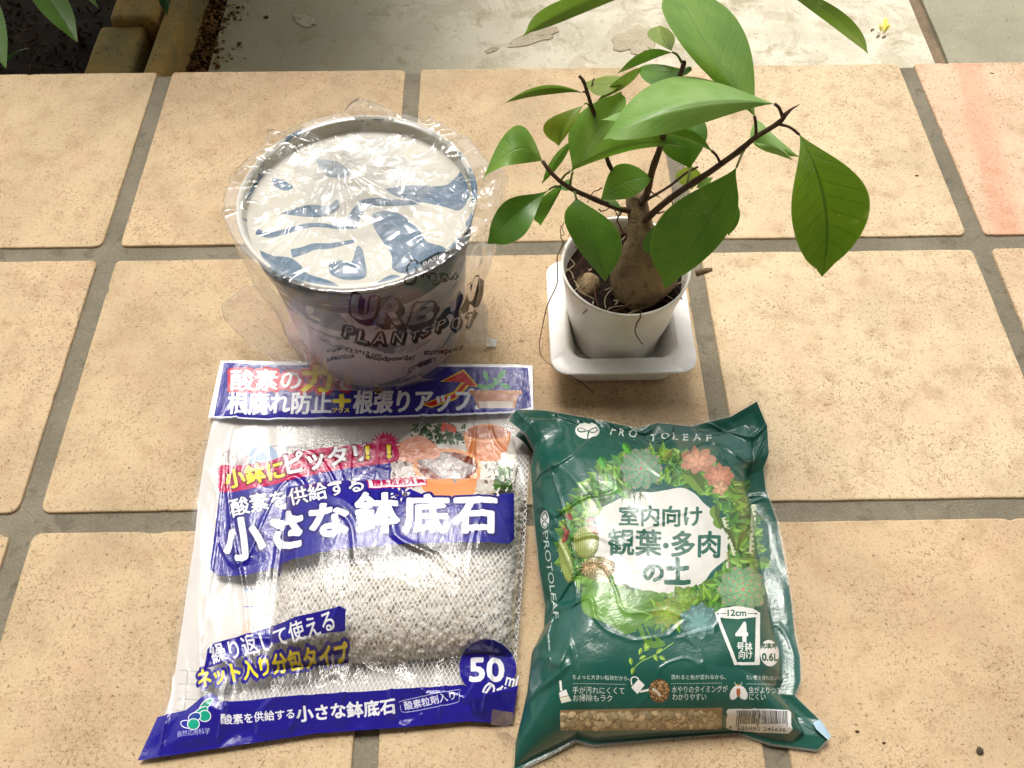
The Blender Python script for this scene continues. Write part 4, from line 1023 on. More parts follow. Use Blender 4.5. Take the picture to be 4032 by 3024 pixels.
NPK = (230, 270)
s_, t_ = np.meshgrid(np.linspace(0, 1, NPK[0]), np.linspace(0, 1, NPK[1]))
UVp = np.stack([s_, t_], -1).reshape(-1, 2)
pack = empty('stone_pack', tuple(np.array([S_pack(np.array(.5), np.array(.5))[0], S_pack(np.array(.5), np.array(.5))[1], 0])))
tag(pack, 'clear bag of pale drainage stones with blue Japanese header, left of the green bag', 'stone pack')
def crinkle_pack(s, t):
    x, y = s*.21, t*.25
    edge = smooth(0, .03, s)*smooth(1, .97, s)*smooth(0, .03, t)*smooth(1, .98, t)
    body = smooth(.87, .82, t)
    clear = np.maximum(smooth(.32, .2, s), smooth(.12, .05, t)*.7+smooth(.22, .16, t)*smooth(.05, .12, t))
    c = facet(x*38, y*26, 3, .8)*.0030+facet(x*85, y*70, 5, .8)*.0010
    # long tension folds running down the left side and fanning from the lower corner
    f1 = facet(x*70+y*6, y*9, 12)*.0026
    ln = crease(x*34, y*22, 94, .03, .8)*.0009+crease(x*60+y*8, y*14, 95, .03)*.0012*(.4+clear)
    return edge*body*(c*(.25+1.0*clear)+f1*(.25+.9*clear)+ln) + (1-body)*edge*(facet(x*30, y*30, 4)*.0008)
def lay(fn): return fn(s_, t_)
P = lay(S_pack)
cr = crinkle_pack(s_, t_)
film = P.copy(); film[..., 2] += .0016+np.maximum(cr, -.0012)+.0010*smooth(0, .06, np.minimum(s_, 1-s_))
# right edge: film overlaps and rolls down
N = NT('printed_clear_film'); nrm = N.bump(N.math('ADD', N.noise(N.coords('UV', (1, 1.15, 1)), 26, 6, .62, 1.2), N.math('MULTIPLY', N.noise(N.coords('UV', (3, 1, 1)), 14, 5, .6, 2.0), .9)), .16, .004)
M_FILM = N.done(film_shader(N, img_pack, .05, 1.52, .035, nrm))
fm = mesh_obj('printed_film', film.reshape(-1, 3), grid_faces(NPK[1], NPK[0]), M_FILM, pack, uvs=UVp)
# back sheet with the printed table seen through the clear part
bk = Canvas(None, 700, 800, (206/255, 200/255, 192/255, 1))
bst = Canvas(K, 700, 800); bst.a = bk.a
bst.text('石な小るえ入に', A(470, 650), A(1130, 600), 50, (150, 150, 160), 1)
bst.ellipse(A(300, 640), 70, 38, (150, 130, 130)); bst.ellipse(A(440, 640), 60, 50, (120, 150, 190))
for (x0_, y0_, x1_, y1_) in ((270,650,600,655),(262,720,600,725),(255,800,600,805),(250,860,440,865)): bst.line([Bq(x0_, y0_), Bq(x1_, y1_)], 3, (150, 148, 146))
for xa in (312, 420, 600): bst.line([Bq(xa, 650), Bq(xa-25, 905)], 3, (150, 148, 146))
for k in range(9): bst.line([Bq(430, 670+k*24), Bq(590, 670+k*24)], 7, (188, 186, 182))
bst.line([Bq(600, 210), Bq(720, 210)], 14, (140, 160, 190)); bst.line([Bq(600, 300), Bq(690, 300)], 4, (90, 110, 190)); bst.ellipse(Bq(640, 440), 40, 60, (226, 180, 160))
bimg = bst.image('stone_pack_back_print')
N = NT('white_back_sheet'); tx = N.n('TexImage', image=bimg, extension='EXTEND'); N.link(N.coords('UV'), tx.inputs[0])
b = N.bsdf(Base_Color=tx.outputs[0], Roughness=.4); M_BACK = N.done(b.outputs[0])
n1, n2 = 60, 70; sa, ta = np.meshgrid(np.linspace(0.012, .985, n1), np.linspace(.012, .865, n2))
Pb = cS(sa, ta); Pb[..., 2] = .0012+.0006*fbm(sa*9, ta*9, 3, 2)
mesh_obj('back_sheet', Pb.reshape(-1, 3), grid_faces(n2, n1), M_BACK, pack, uvs=np.stack([sa, ta], -1).reshape(-1, 2))
# stones: cushion core and a layer of separate pebbles
def in_net(s, t): return h_stone(s, t) > .004
M_STONE = None
N = NT('pale_pumice_stone'); p = N.world(); vor = N.n('TexVoronoi', Scale=330); N.link(p, vor.inputs['Vector'])
col = N.mix(vor.outputs['Color'], lin(250, 247, 240), lin(204, 192, 168)); col = N.mix(N.math('MULTIPLY', N.step(N.noise(p, 160, 3), .55, .7), .5), col, lin(240, 236, 226))
b = N.bsdf(Base_Color=col, Roughness=.85, Normal=N.bump(N.noise(p, 1500, 3, .6), .4, .0005)); M_STONE = N.done(b.outputs[0])
core = P.copy(); core[..., 2] = np.where(in_net(s_, t_), cS(s_, t_)[..., 2]+h_stone(s_, t_)-.0035, .0014)
keep = in_net(s_, t_); Fk = [f for f in grid_faces(NPK[1], NPK[0]) if all(keep.ravel()[list(f)])]
used = sorted({i for f in Fk for i in f}); rem = {a: b_ for b_, a in enumerate(used)}
mesh_obj('stone_cushion', core.reshape(-1, 3)[used], [tuple(rem[i] for i in f) for f in Fk], M_STONE, pack)
def stone_at(rs):
    for _ in range(20):
        s, t = rs.uniform(.27, .985), rs.uniform(.14, .60)
        if in_net(np.array(s), np.array(t)):
            q = cS(np.array(s), np.array(t)); q[2] += float(h_stone(np.array(s), np.array(t)))-.0026-rs.uniform(0, .0012); return q
o = scatter('stone', 2900, stone_at, M_STONE, (.0017, .0030), (1, .85, .75), 15, parent=pack, jitter=.18, smooth_=False)
# net: diamond mesh of white threads over the stones and its flat hems
N = NT('white_net'); uv = N.coords('UV'); sep = N.n('SeparateXYZ'); N.link(uv, sep.inputs[0])
u_, v_ = N.math('MULTIPLY', sep.outputs[0], 76), N.math('MULTIPLY', sep.outputs[1], 54)
d1 = N.math('ABSOLUTE', N.math('SUBTRACT', N.math('FRACT', N.math('ADD', u_, v_)), .5)); d2 = N.math('ABSOLUTE', N.math('SUBTRACT', N.math('FRACT', N.math('ADD', N.math('SUBTRACT', u_, v_), 50)), .5))
thr = N.math('MAXIMUM', N.math('SUBTRACT', 1, N.step(d1, .05, .13)), N.math('SUBTRACT', 1, N.step(d2, .05, .13)))
tr = N.n('BsdfTransparent'); b = N.bsdf(Base_Color=lin(252, 252, 250), Roughness=.45); mxn = N.n('MixShader'); N.link(thr, mxn.inputs[0]); N.link(tr.outputs[0], mxn.inputs[1]); N.link(b.outputs[0], mxn.inputs[2])
M_NET = N.done(mxn.outputs[0])
n1, n2 = 110, 120; sa, ta = np.meshgrid(np.linspace(.215, .992, n1), np.linspace(.05, .70, n2))
Pn = cS(sa, ta); Pn[..., 2] += np.maximum(h_stone(sa, ta)+.0006, .0012)+.0012*facet(sa*11, ta*7, 6)*(h_stone(sa, ta) < .02)+.0005
mesh_obj('net', Pn.reshape(-1, 3), grid_faces(n2, n1), M_NET, pack, uvs=np.stack([sa, ta], -1).reshape(-1, 2))
# folded lower right corner of the pack
c1 = [at(1932, 2852, .006), at(1994, 2862, .004), at(2022, 2846, .012), at(2020, 2806, .022), at(1985, 2800, .020), at(1938, 2792, .018)]
N = NT('blue_film'); b = N.bsdf(Base_Color=lin(*BLUE), Roughness=.25); b.inputs['Coat Weight'].default_value = 1; M_BLUE = N.done(b.outputs[0])
mesh_obj('folded_corner', c1, [(0,1,4,5), (1,2,3,4)], M_BLUE, pack, smooth_=False)

# =================================================================== GREEN BAG OF POTTING SOIL
cG = coons(bot=[(2008,3062,z0),(2203,2962,.003),(2266,2927,.003),(2330,2946,z0),(2583,2921,z0),(2741,2908,z0),(2900,2896,z0),(3026,2938,z0),(3216,2964,z0)],
           top=[(1991,1664,.022),(2026,1613,.024),(2140,1616,.016),(2330,1651,.012),(2507,1686,.016),(2583,1664,.018),(2710,1677,.012),(2868,1639,.014),(2982,1572,.022)],
           left=[(2008,3062,z0),(2016,3024,z0),(2020,2938,z0),(2045,2843,z0),(2067,2748,.003),(2086,2590,.004),(2133,2495,.008),(2140,2400,.010),(2115,2246,.012),(2096,2056,.012),(2083,1866,.012),(2100,1784,.016),(2066,1721,.022),(1991,1664,.022)],
           right=[(3216,2964,z0),(3276,2906,.004),(3229,2834,.003),(3134,2742,.004),(3159,2685,.004),(3156,2590,.003),(3134,2500,.002),(3121,2373,.002),(3096,2221,.002),(3064,2056,.002),(3020,1930,.004),(3010,1847,.008),(3032,1790,.014),(3026,1677,.018),(2982,1572,.022)])
def h_green(s, t):
    sr = .905+.02*np.sin(t*9)                     # the right side strip stays flat on the floor
    a = np.clip(s/sr, 0, 1); a = np.clip(1-np.abs(2*a-1)**3.2, 0, 1)**.55
    b = np.clip((t-.02)/.93, 0, 1); b = np.clip(1-np.abs(2*b-1)**np.where(b > .5, 3.2, 6.0), 0, 1)**np.where(b > .5, .8, .6)
    return .040*a*b*(.92+.12*t)+.0008
def S_green(s, t):
    P = cG(s, t).copy(); h = h_green(s, t); P[..., 2] = P[..., 2]*(1-.6*smooth(0, .02, h))+h
    return P
G = Surf(S_green); gc = Canvas(G, 1500, 1750, (12/255, 80/255, 68/255, 1))
GR, GW = (12, 84, 66), (232, 230, 224)
Cq = lambda x, y: (1950+.633*x, 1550+.633*y)
Dq = lambda x, y: (1950+.633*x, 2400+.633*y)
rs = np.random.RandomState(8)
# top brand line
gc.ellipse(Cq(572, 238), 48, 27, GW); gc.line(mp(Cq, [(572,236),(574,282)]), 5, GR)
for sgn in (-1, 1): gc.line(mp(Cq, [(572,240),(572+sgn*40,222),(572+sgn*62,236),(572+sgn*40,246),(572,240)]), 4, GR, n=20)
for ch, x, y, r in (('P',712,262,.12),('R',765,268,.15),('O',825,272,.2),('T',960,300,.1),('O',1030,292,-.02),('L',1100,296,-.03),('E',1165,296,-.03),('A',1230,296,-.02),('F',1310,298,.0)):
    w = {'O': 50, 'A': 44}.get(ch, 34); gc.text(ch, Cq(x, y), Cq(x+w, y+w*r), 25, (206, 214, 206), .6)
# side brand, running down the left edge
gc.ellipse(Cq(308, 788), 17, 34, GW); gc.line(mp(Cq, [(308,740),(290,770),(308,790),(326,815),(308,832),(292,812),(312,786),(324,765),(308,740)]), 4, GR, n=40)
gc.text('PROTOLEAF', Cq(292, 872), Cq(362, 1400), 22, (196, 208, 200), .5, up=(1, -.12))
# pale field
a = np.linspace(0, 2*math.pi, 30, endpoint=False); rr_ = 1+.05*np.sin(a*5+1)+.03*np.sin(a*9)
gc.poly([Cq(1020+425*r*math.cos(q), 928+332*r*math.sin(q)) for q, r in zip(a, rr_)], (208, 206, 198), sm=120)
def pleaf(c, L, W, ang, col, dark=.72, alpha=1):     # printed leaf with a light and a dark half
    t = np.linspace(0, 1, 9); w = np.sin(np.pi*t**.8)*W/2; d = np.array([math.cos(ang), math.sin(ang)]); n_ = np.array([-d[1], d[0]])
    ctr = np.array(c)+d*L*t[:, None]-0; up_ = ctr+n_*w[:, None]; dn = ctr-n_*w[:, None]
    gc.poly(np.vstack([up_, ctr[::-1]]), col, alpha); gc.poly(np.vstack([dn, ctr[::-1]]), tuple(c_*dark for c_ in col), alpha)
def rosette(c, R, col, tip, layers=4, n0=9, squash=.85):
    for l in range(layers):
        r = R*(1-l*.24); n_ = n0-l
        for k in range(n_):
            a_ = k/n_*2*math.pi+l*.37; kk = .8+.3*l/layers; cc = tuple(min(255, v*kk) for v in col)
            t = np.linspace(0, 1, 10); w = r*.30*np.sin(np.pi*np.clip(t*.93+.02, 0, 1)**1.3); d = np.array([math.cos(a_), math.sin(a_)*squash]); n2_ = np.array([-d[1], d[0]])
            ctr = np.array(c)+d*r*t[:, None]
            gc.poly(np.vstack([ctr+n2_*w[:, None]*1.12, (ctr-n2_*w[:, None]*1.12)[::-1]]), tuple(v*.62 for v in col)); gc.poly(np.vstack([ctr+n2_*w[:, None], (ctr-n2_*w[:, None])[::-1]]), cc)
            gc.ellipse(np.array(c)+d*r*.93, R*.05, R*.05, tip, .8, n=8)
greens = [(96,150,52),(122,172,66),(70,126,44),(142,184,84),(84,140,70),(58,104,40),(110,160,50)]
ctr0 = np.array([1030, 905.])
for k in range(1250):
    a_ = rs.uniform(0, 2*math.pi); q = rs.uniform(0, 1); rx, ry = 425+q*165, 330+q*180
    x, y = ctr0[0]+rx*math.cos(a_), ctr0[1]+ry*math.sin(a_)
    if x > 1640 or (y > 1250 and x > 1380): continue
    col = greens[rs.randint(len(greens))]; L = rs.uniform(30, 78)*.633*1.5
    pleaf(Cq(x, y), L, L*rs.uniform(.3, .55), a_+rs.uniform(-1.3, 1.3), col, rs.uniform(.6, .85))
for k in range(26): pleaf(Cq(790+rs.uniform(0, 120), 600+rs.uniform(-20, 40)), 46, 3, 1.2+rs.uniform(-1.2, .8), (74, 104, 60))
pleaf(Cq(795, 310), 60, 30, 1.0, (90,170,60)); pleaf(Cq(650, 400), 52, 34, 1.1, (70,160,60)); pleaf(Cq(700, 520), 90, 36, 1.0, (76,150,56)); pleaf(Cq(740, 560), 96, 40, .8, (92,150,60))
pleaf(Cq(1100, 350), 60, 30, 2.3, (130,150,60)); pleaf(Cq(1400, 340), 70, 34, 2.0, (120,150,60)) if False else None
for (x, y, L, W, a_) in ((1160,500,150,90,.35),(1220,520,120,80,.9),(1380,560,110,60,.6),(1470,590,90,44,.2),(1360,700,90,60,1.5),(1370,770,80,60,1.2)): pleaf(Cq(x, y), L*.7, W*.7, a_, (104,138,52))
# pale columnar succulent, right
for (x0_, y0_, x1_, y1_) in ((1610,690,1590,1000),(1420,775,1490,1010),(1440,990,1450,1090)):
    gc.line(mp(Cq, [(x0_,y0_),(x1_,y1_)]), 19, (196, 206, 170)); 
    for q in np.linspace(.05, .95, 10):
        x, y = x0_+(x1_-x0_)*q, y0_+(y1_-y0_)*q; gc.ellipse(Cq(x-10*(-1)**int(q*20), y), 5, 7, (90, 120, 60), n=8); gc.ellipse(Cq(x, y), 3, 2, (130, 60, 50), n=6)
for k in range(16): pleaf(Cq(1500, 1000-k*8), 60+k*1.5, 7, -1.57+(-1)**k*(.35+.05*k), (92, 110, 40))
for k in range(6): pleaf(Cq(1640+rs.uniform(-30, 10), 1060+rs.uniform(-30, 20)), 50, 26, rs.uniform(-.6, .8), (104, 150, 60))
# cacti, left
def cactus(c, rx, ry, rot, col):
    gc.ellipse(c, rx, ry, tuple(v*.8 for v in col), rot=rot); gc.ellipse((c[0]-rx*.08, c[1]-ry*.05), rx*.84, ry*.9, col, rot=rot)
    for i in range(-7, 8):
        for j in range(-9, 10):
            x, y = i*rx*.17, (j+.5*(i % 2))*ry*.13
            if (x/rx)**2+(y/ry)**2 < .85: gc.ellipse((c[0]+x*math.cos(rot)-y*math.sin(rot), c[1]+x*math.sin(rot)+y*math.cos(rot)), 1.7, 1.7, (214, 206, 120), n=6)
cactus(Cq(437, 1040), 24, 92, -.18, (118, 140, 60)); cactus(Cq(563, 930), 52, 66, 0, (124, 140, 66))
gc.ellipse(Cq(640, 1090), 66, 46, (120, 116, 66)); gc.ellipse(Cq(700, 1075), 30, 24, (106, 100, 56))
for (cx_, cy_) in ((615,1075),(700,1090),(565,1085),(670,1160),(690,1060)):
    for k in range(11): a_ = k/11*6.28; gc.line(mp(Cq, [(cx_,cy_),(cx_+44*math.cos(a_),cy_+44*math.sin(a_))]), 2.4, (222, 186, 150))
for (x, y, a_) in ((440,740,.9),(420,800,1.4),(450,850,1.8),(575,830,.2),(560,800,-.3),(590,840,.6),(450,880,2.1)): pleaf(Cq(x, y), 44, 22, a_, (150, 66, 52))
for (x, y, a_) in ((400,790,1.0),(470,700,2),(520,780,.5)): pleaf(Cq(x, y), 40, 22, a_, (120, 150, 50))
# broad split leaves at the bottom of the wreath
gc.poly(mp(Cq, [(530,1290),(560,1210),(640,1170),(740,1200),(860,1230),(980,1230),(1060,1290),(1040,1400),(960,1470),(1060,1560),(960,1580),(880,1490),(800,1500),(700,1440),(600,1400),(545,1360)]), (84, 128, 46), sm=90)
gc.poly(mp(Cq, [(545,1300),(600,1225),(700,1230),(800,1290),(850,1360),(800,1440),(700,1430),(600,1390),(550,1350)]), (100, 146, 58), sm=60)
for q in range(7): gc.line(mp(Cq, [(830,1345),(600+q*60,1220+abs(q-1)*14)]), 2.5, (140, 176, 90), alpha=.7)
gc.line(mp(Cq, [(700,1300),(860,1350),(1040,1400)]), 4, (150, 184, 96))
for (x, y, a_) in ((905,1440,1.1),(940,1450,.7),(870,1470,1.4)): gc.poly(mp(Cq, [(x,y),(x+14,y-4),(x+60,y+90),(x+40,y+96)]), GR)
for (x, y, L, W, a_) in ((1150,1290,90,44,-1.9),(1140,1330,90,44,-1.2),(1190,1330,80,40,-.7),(1290,1290,100,46,-1.6),(1340,1300,70,40,-.9),(1340,1290,70,30,-2.2),(990,1340,70,34,-2),(1000,1380,80,30,2.6)): pleaf(Cq(x, y), L*.7, W*.7, a_, (122,170,60))
rosette(Cq(905, 472), 84, (134, 178, 142), (196, 120, 120), 5, 10, 1.0)
rosette(Cq(1258, 420), 72, (216, 160, 126), (200, 100, 80), 3, 7, .75); rosette(Cq(1390, 515), 60, (206, 146, 116), (200, 90, 70), 3, 8, .8); rosette(Cq(1395, 590), 34, (216, 170, 130), (200, 110, 90), 2, 5, 1)
rosette(Cq(1535, 1225), 100, (142, 190, 138), (200, 130, 110), 5, 10, .95)
rosette(Cq(1070, 1365), 64, (142, 178, 66), (170, 90, 60), 4, 8, .9); rosette(Cq(1265, 1415), 76, (112, 156, 150), (130, 170, 160), 3, 9, .95); rosette(Cq(1170, 1275), 46, (130, 170, 70), (170, 90, 60), 3, 6, 1.1)
gc.line(mp(Dq, [(1110,205),(1000,280),(900,330),(860,375)]), 3, (150, 190, 80), n=12)
for (x, y, a_) in ((990,280,1.2),(1000,270,-.6),(930,250,-1.5),(910,240,1.9),(840,300,1.4),(860,360,1.8),(1020,290,.6),(960,230,2.4),(935,290,2.6)): pleaf(Dq(x, y), 30, 16, a_, (160, 200, 80))
# main lettering
gc.text('室内向け', Cq(772, 822), Cq(1282, 824), 68, GR, 2.6)
gc.text('観葉', Cq(702, 1002), Cq(1030, 1008), 88, GR, 3.0); gc.ellipse(Cq(1060, 948), 12, 12, GR); gc.text('多肉', Cq(1094, 1012), Cq(1392, 1022), 88, GR, 3.2)
gc.text('の', Cq(922, 1172), Cq(1042, 1172), 66, GR, 4.6); gc.text('土', Cq(1056, 1188), Cq(1206, 1188), 90, GR, 5)
# pot sign
gc.poly(mp(Dq, [(1362,26),(1400,0),(1500,-14),(1600,0),(1645,26),(1640,350),(1484,352)]), GW); gc.poly(mp(Dq, [(1394,56),(1500,66),(1618,52),(1608,332),(1500,334)]), GR)
gc.text('12cm', Dq(1442, 45), Dq(1556, 45), 24, GR, 1.2)
for sgn, x in ((-1, 1372), (1, 1628)): gc.line(mp(Dq, [(x,31),(x-sgn*62,31)]), 2.4, GR); gc.poly(mp(Dq, [(x,31),(x-sgn*14,24),(x-sgn*14,38)]), GR)
gc.text('4', Dq(1494, 204), Dq(1562, 204), 74, GW, 4.5); gc.text('号鉢', Dq(1498, 264), Dq(1594, 264), 30, GW, .9); gc.text('向け', Dq(1510, 312), Dq(1594, 312), 28, GW, .9)
gc.ellipse(Dq(1702, 275), 38, 52, GW, rot=-.1); gc.text('充填時', Dq(1646, 246), Dq(1748, 246), 18, GR, 1.4); gc.text('0.6L', Dq(1656, 322), Dq(1756, 322), 28, GR, 2)
gc.ellipse(Cq(1772, 1290), 12, 28, (226, 224, 218))
# three remarks
for (x0_, x1_, y, s1, s2a, s2b) in ((480, 836, 438, 'ちょっと大きい粒状だから、', ('手が汚れにくくて', 480, 804, 526), ('お掃除もラク', 482, 728, 574)),
                           (1092, 1430, 436, '濡れると色が変わるから、', ('水やりのタイミングが', 1098, 1442, 520), ('わかりやすい', 1102, 1310, 566)),
                           (1558, 1814, 440, 'たい肥を使わないから、', ('虫がよりつき', 1572, 1776, 526), ('にくい', 1576, 1678, 568))):
    gc.text(s1, Dq(x0_, y), Dq(x1_, y+3), 16, GW, .3)
    for k in range(int((x1_-x0_-20)/9)): gc.ellipse(Dq(x0_+4+k*9, y+27), 1.6, 1.6, GW, n=6)
    for (tx_, xa, xb, yy) in (s2a, s2b): gc.text(tx_, Dq(xa, yy), Dq(xb, yy), 24, GW, .6)
# brush
gc.line(mp(Dq, [(404,445),(410,510)]), 9, GW); gc.poly(mp(Dq, [(396,520),(440,500),(456,540),(402,556)]), GW); gc.poly(mp(Dq, [(402,556),(456,540),(474,572),(412,586)]), (222, 226, 206)); gc.line(mp(Dq, [(400,552),(456,538)]), 3, (170, 120, 70))
# watering can and grains
gc.poly(mp(Dq, [(846,484),(892,432),(930,470),(884,526)]), GW); gc.line(mp(Dq, [(850,470),(846,430),(870,418),(892,432)]), 5, GW, n=12); gc.poly(mp(Dq, [(900,505),(958,492),(958,508),(896,518)]), GW)
gc.ellipse(Dq(1020, 508), 42, 47, (96, 66, 40))
for k in range(190):
    a_, r_ = rs.uniform(0, 6.28), math.sqrt(rs.uniform(0, 1)); c_ = rs.uniform(.4, 1.2); gc.ellipse((Dq(1020, 508)[0]+38*r_*math.cos(a_), Dq(1020, 508)[1]+43*r_*math.sin(a_)), rs.uniform(2, 5), rs.uniform(2, 4), (min(255, 190*c_), min(255, 150*c_), 100*c_), n=7)
for k in range(4): gc.line(mp(Dq, [(975,490+k*4),(1000+k*6,500+k*8),(1015+k*6,540)]), 1.8, GW, n=8)
# fly
for sgn in (-1, 1): gc.ellipse(Dq(1510+sgn*24, 522), 17, 30, GW, rot=sgn*-.45); gc.line(mp(Dq, [(1508+sgn*6,478),(1508+sgn*22,466),(1508+sgn*20,456)]), 2.2, GW); gc.line(mp(Dq, [(1508+sgn*10,545),(1508+sgn*18,562)]), 2.2, GW)
gc.ellipse(Dq(1508, 518), 8, 20, (176, 96, 56)); gc.ellipse(Dq(1506, 484), 9, 8, GW); gc.ellipse(Dq(1506, 476), 6, 4, (200, 150, 60))
# strip with pictured pebbles
gc.poly(mp(Dq, [(404,628),(1000,616),(1410,614),(1402,746),(900,752),(640,756),(406,750)]), (150, 124, 84))
for k in range(330):
    x, y = rs.uniform(412, 1396), rs.uniform(648, 736); c_ = rs.uniform(.72, 1.1); r_ = rs.uniform(14, 34)*.633; a_ = rs.uniform(0, 3)
    if y-r_*.8 < 620: y += 8
    gc.ellipse(Dq(x+3, y+4), r_, r_*.75, (126, 100, 66), rot=a_, n=9); gc.ellipse(Dq(x, y), r_*.95, r_*.7, (min(255, 212*c_), 190*c_, 148*c_), rot=a_, n=9); gc.ellipse(Dq(x-3, y-4), r_*.5, r_*.35, (min(255, 232*c_), 214*c_, 178*c_), .6, rot=a_, n=8)
gc.poly(mp(Dq, [(380,752),(640,758),(900,754),(1410,748),(1410,850),(380,850)]), (12, 80, 68)); gc.poly(mp(Dq, [(370,610),(403,610),(405,760),(370,760)]), (12, 80, 68)); gc.poly(mp(Dq, [(1411,600),(1440,600),(1440,770),(1404,770)]), (12, 80, 68))
# bar code label
gc.poly(mp(Dq, [(1434,640),(1446,622),(1700,622),(1825,626),(1840,642),(1838,758),(1820,774),(1600,766),(1450,752),(1432,738)]), (240, 240, 238))
x = 1494; k = 0; rb_ = np.random.RandomState(4)
while x < 1816:
    w = rb_.choice([2.4, 2.4, 4.8, 7.2]); g_ = rb_.choice([3, 3, 5.5]); yb_ = 728 if k in (0, 1, 15, 16) or x > 1805 else 714
    gc.poly(mp(Dq, [(x,632),(x+w,632),(x+w,yb_),(x,yb_)]), (24, 24, 26)); x += w+g_; k += 1
gc.text('4', Dq(1450, 746), Dq(1466, 747), 14, (30, 30, 32), .4); gc.text('535885', Dq(1502, 752), Dq(1644, 757), 15, (30, 30, 32), .4); gc.text('245636', Dq(1664, 758), Dq(1804, 763), 15, (30, 30, 32), .4)
# clear welded rim all round
ss, tt = np.meshgrid((np.arange(gc.W)+.5)/gc.W, (np.arange(gc.H)+.5)/gc.H)
e = np.minimum(np.minimum(ss, 1-ss)*1.0, np.minimum(tt, 1-tt)*1.15)
gc.a[..., 3] = np.where(e < .0085, .25, 1.0)
gc.a[..., :3] = np.where((e < .0085)[..., None], np.array([.75, .75, .70], np.float32), gc.a[..., :3])
img_green = gc.image('soil_bag_print')

NG = (250, 290)
s2, t2 = np.meshgrid(np.linspace(0, 1, NG[0]), np.linspace(0, 1, NG[1]))
bag = empty('soil_bag', (float(S_green(np.array(.5), np.array(.5))[0]), float(S_green(np.array(.5), np.array(.5))[1]), 0))
tag(bag, 'glossy dark green bag of potting soil printed with a wreath of succulents', 'soil bag')
def crinkle_green(s, t):
    x, y = s*.17, t*.22; edge = smooth(0, .05, s)*smooth(1, .96, s)*smooth(0, .06, t)*smooth(1, .97, t)
    top = smooth(.62, .95, t); left = smooth(.30, .08, s)
    c = facet(x*38, y*34, 2, .8)*.0036+facet(x*95, y*80, 7, .8)*.0013
    f = facet(x*26+3, y*80, 13)*.0022*top + facet(x*80+y*14, y*12, 14)*.0022*left
    dim = fbm(x*32, y*32, 17, 2)*.0020
    ln = crease(x*36, y*30, 96, .035, .8)*.0016*(.25+np.maximum(top, left))+crease(x*70+y*9, y*18, 97, .04)*.0014*left
    return edge*(ln+c*(.14+.86*np.maximum(top, left*smooth(.15,.4,t)))+f+dim)+(1-edge)*facet(x*70, y*14+3, 21)*.0006
Pg = S_green(s2, t2); Pg[..., 2] += .0008+np.maximum(crinkle_green(s2, t2), -.003)
Pg[..., 2] = np.maximum(Pg[..., 2], .0016)
N = NT('green_printed_film'); tx = N.n('TexImage', image=img_green, extension='EXTEND'); N.link(N.coords('UV'), tx.inputs[0])
nrm = N.bump(N.math('ADD', N.noise(N.coords('UV', (1, 1.3, 1)), 30, 6, .6, .9), N.math('MULTIPLY', N.noise(N.coords('UV', (1, 2.5, 1)), 12, 4, .6, 1.6), .8)), .10, .003)
p = N.coords('UV'); haze_ = N.math('MULTIPLY', N.step(N.noise(p, 5, 4, .6), .3, .75), .06)
b = N.bsdf(Base_Color=N.mix(haze_, tx.outputs[0], lin(150, 165, 150)), Roughness=.42, Normal=nrm); b.inputs['Specular IOR Level'].default_value = .3
b.inputs['Coat Weight'].default_value = .75; b.inputs['Coat Roughness'].default_value = .04; b.inputs['Coat IOR'].default_value = 1.45; N.link(nrm, b.inputs['Coat Normal'])
tr = N.n('BsdfTransparent'); mxg = N.n('MixShader'); N.link(tx.outputs[1], mxg.inputs[0]); N.link(tr.outputs[0], mxg.inputs[1]); N.link(b.outputs[0], mxg.inputs[2]); M_GREEN = N.done(mxg.outputs[0])
mesh_obj('printed_film', Pg.reshape(-1, 3), grid_faces(NG[1], NG[0]), M_GREEN, bag, uvs=np.stack([s2, t2], -1).reshape(-1, 2))
M_GUND = plain('green_underside', lin(16, 80, 64), .4, .5)
n1 = 50; sa, ta = np.meshgrid(np.linspace(.014, .986, n1), np.linspace(.014, .97, n1)); Pu = cG(sa, ta).copy(); Pu[..., 2] = np.minimum(Pu[..., 2]*.4+.0008, Pu[..., 2])
mesh_obj('back_film', Pu.reshape(-1, 3), grid_faces(n1, n1), M_GUND, bag)
# torn pale blue tab at the lower right corner
M_TAB = plain('pale_blue_tab', lin(176, 206, 222), .35, .5, coat=.6)
tb = [at(3200,2846,.006), at(3229,2832,.008), at(3272,2898,.008), at(3262,2915,.007), at(3215,2872,.0075)]
mesh_obj('corner_tab', tb, [(0,1,4), (1,2,3,4)], M_TAB, bag, smooth_=False)

# =================================================================== MARBLED POT, SAUCER AND THEIR CLEAR BAG
MC = at(1412, 796, .115); MX, MY = MC[0], MC[1]; BB = .0024
def marble_mat(name, thr, sc, c_pale, c_blue, seed=(0, 0, 0), stretch=(1, 1, 2.2), zk=0):
    N = NT(name); p = N.world(); m = N.n('Mapping'); N.link(p, m.inputs[0]); m.inputs['Scale'].default_value = stretch; m.inputs['Location'].default_value = seed
    f = N.noise(m.outputs[0], sc, 5, .55, 1.8); ed = N.noise(p, 380, 3, .6)
    if zk:
        sz = N.n('SeparateXYZ'); N.link(p, sz.inputs[0]); f = N.math('ADD', f, N.math('MULTIPLY', N.math('SUBTRACT', sz.outputs[2], .05), zk))
    k = N.step(N.math('ADD', f, N.math('MULTIPLY', N.math('SUBTRACT', ed, .5), .10)), thr-.012, thr+.012)
    col = N.mix(k, c_pale, c_blue); col = N.mix(N.math('MULTIPLY', N.step(N.noise(p, 60, 4), .5, .75), .3), col, lin(128, 132, 136))
    b = N.bsdf(Base_Color=col, Roughness=.45, Normal=N.bump(N.noise(p, 260, 4), .15, .0006)); return N.done(b.outputs[0])
PALE, BLU = lin(212, 208, 194), lin(78, 106, 130)
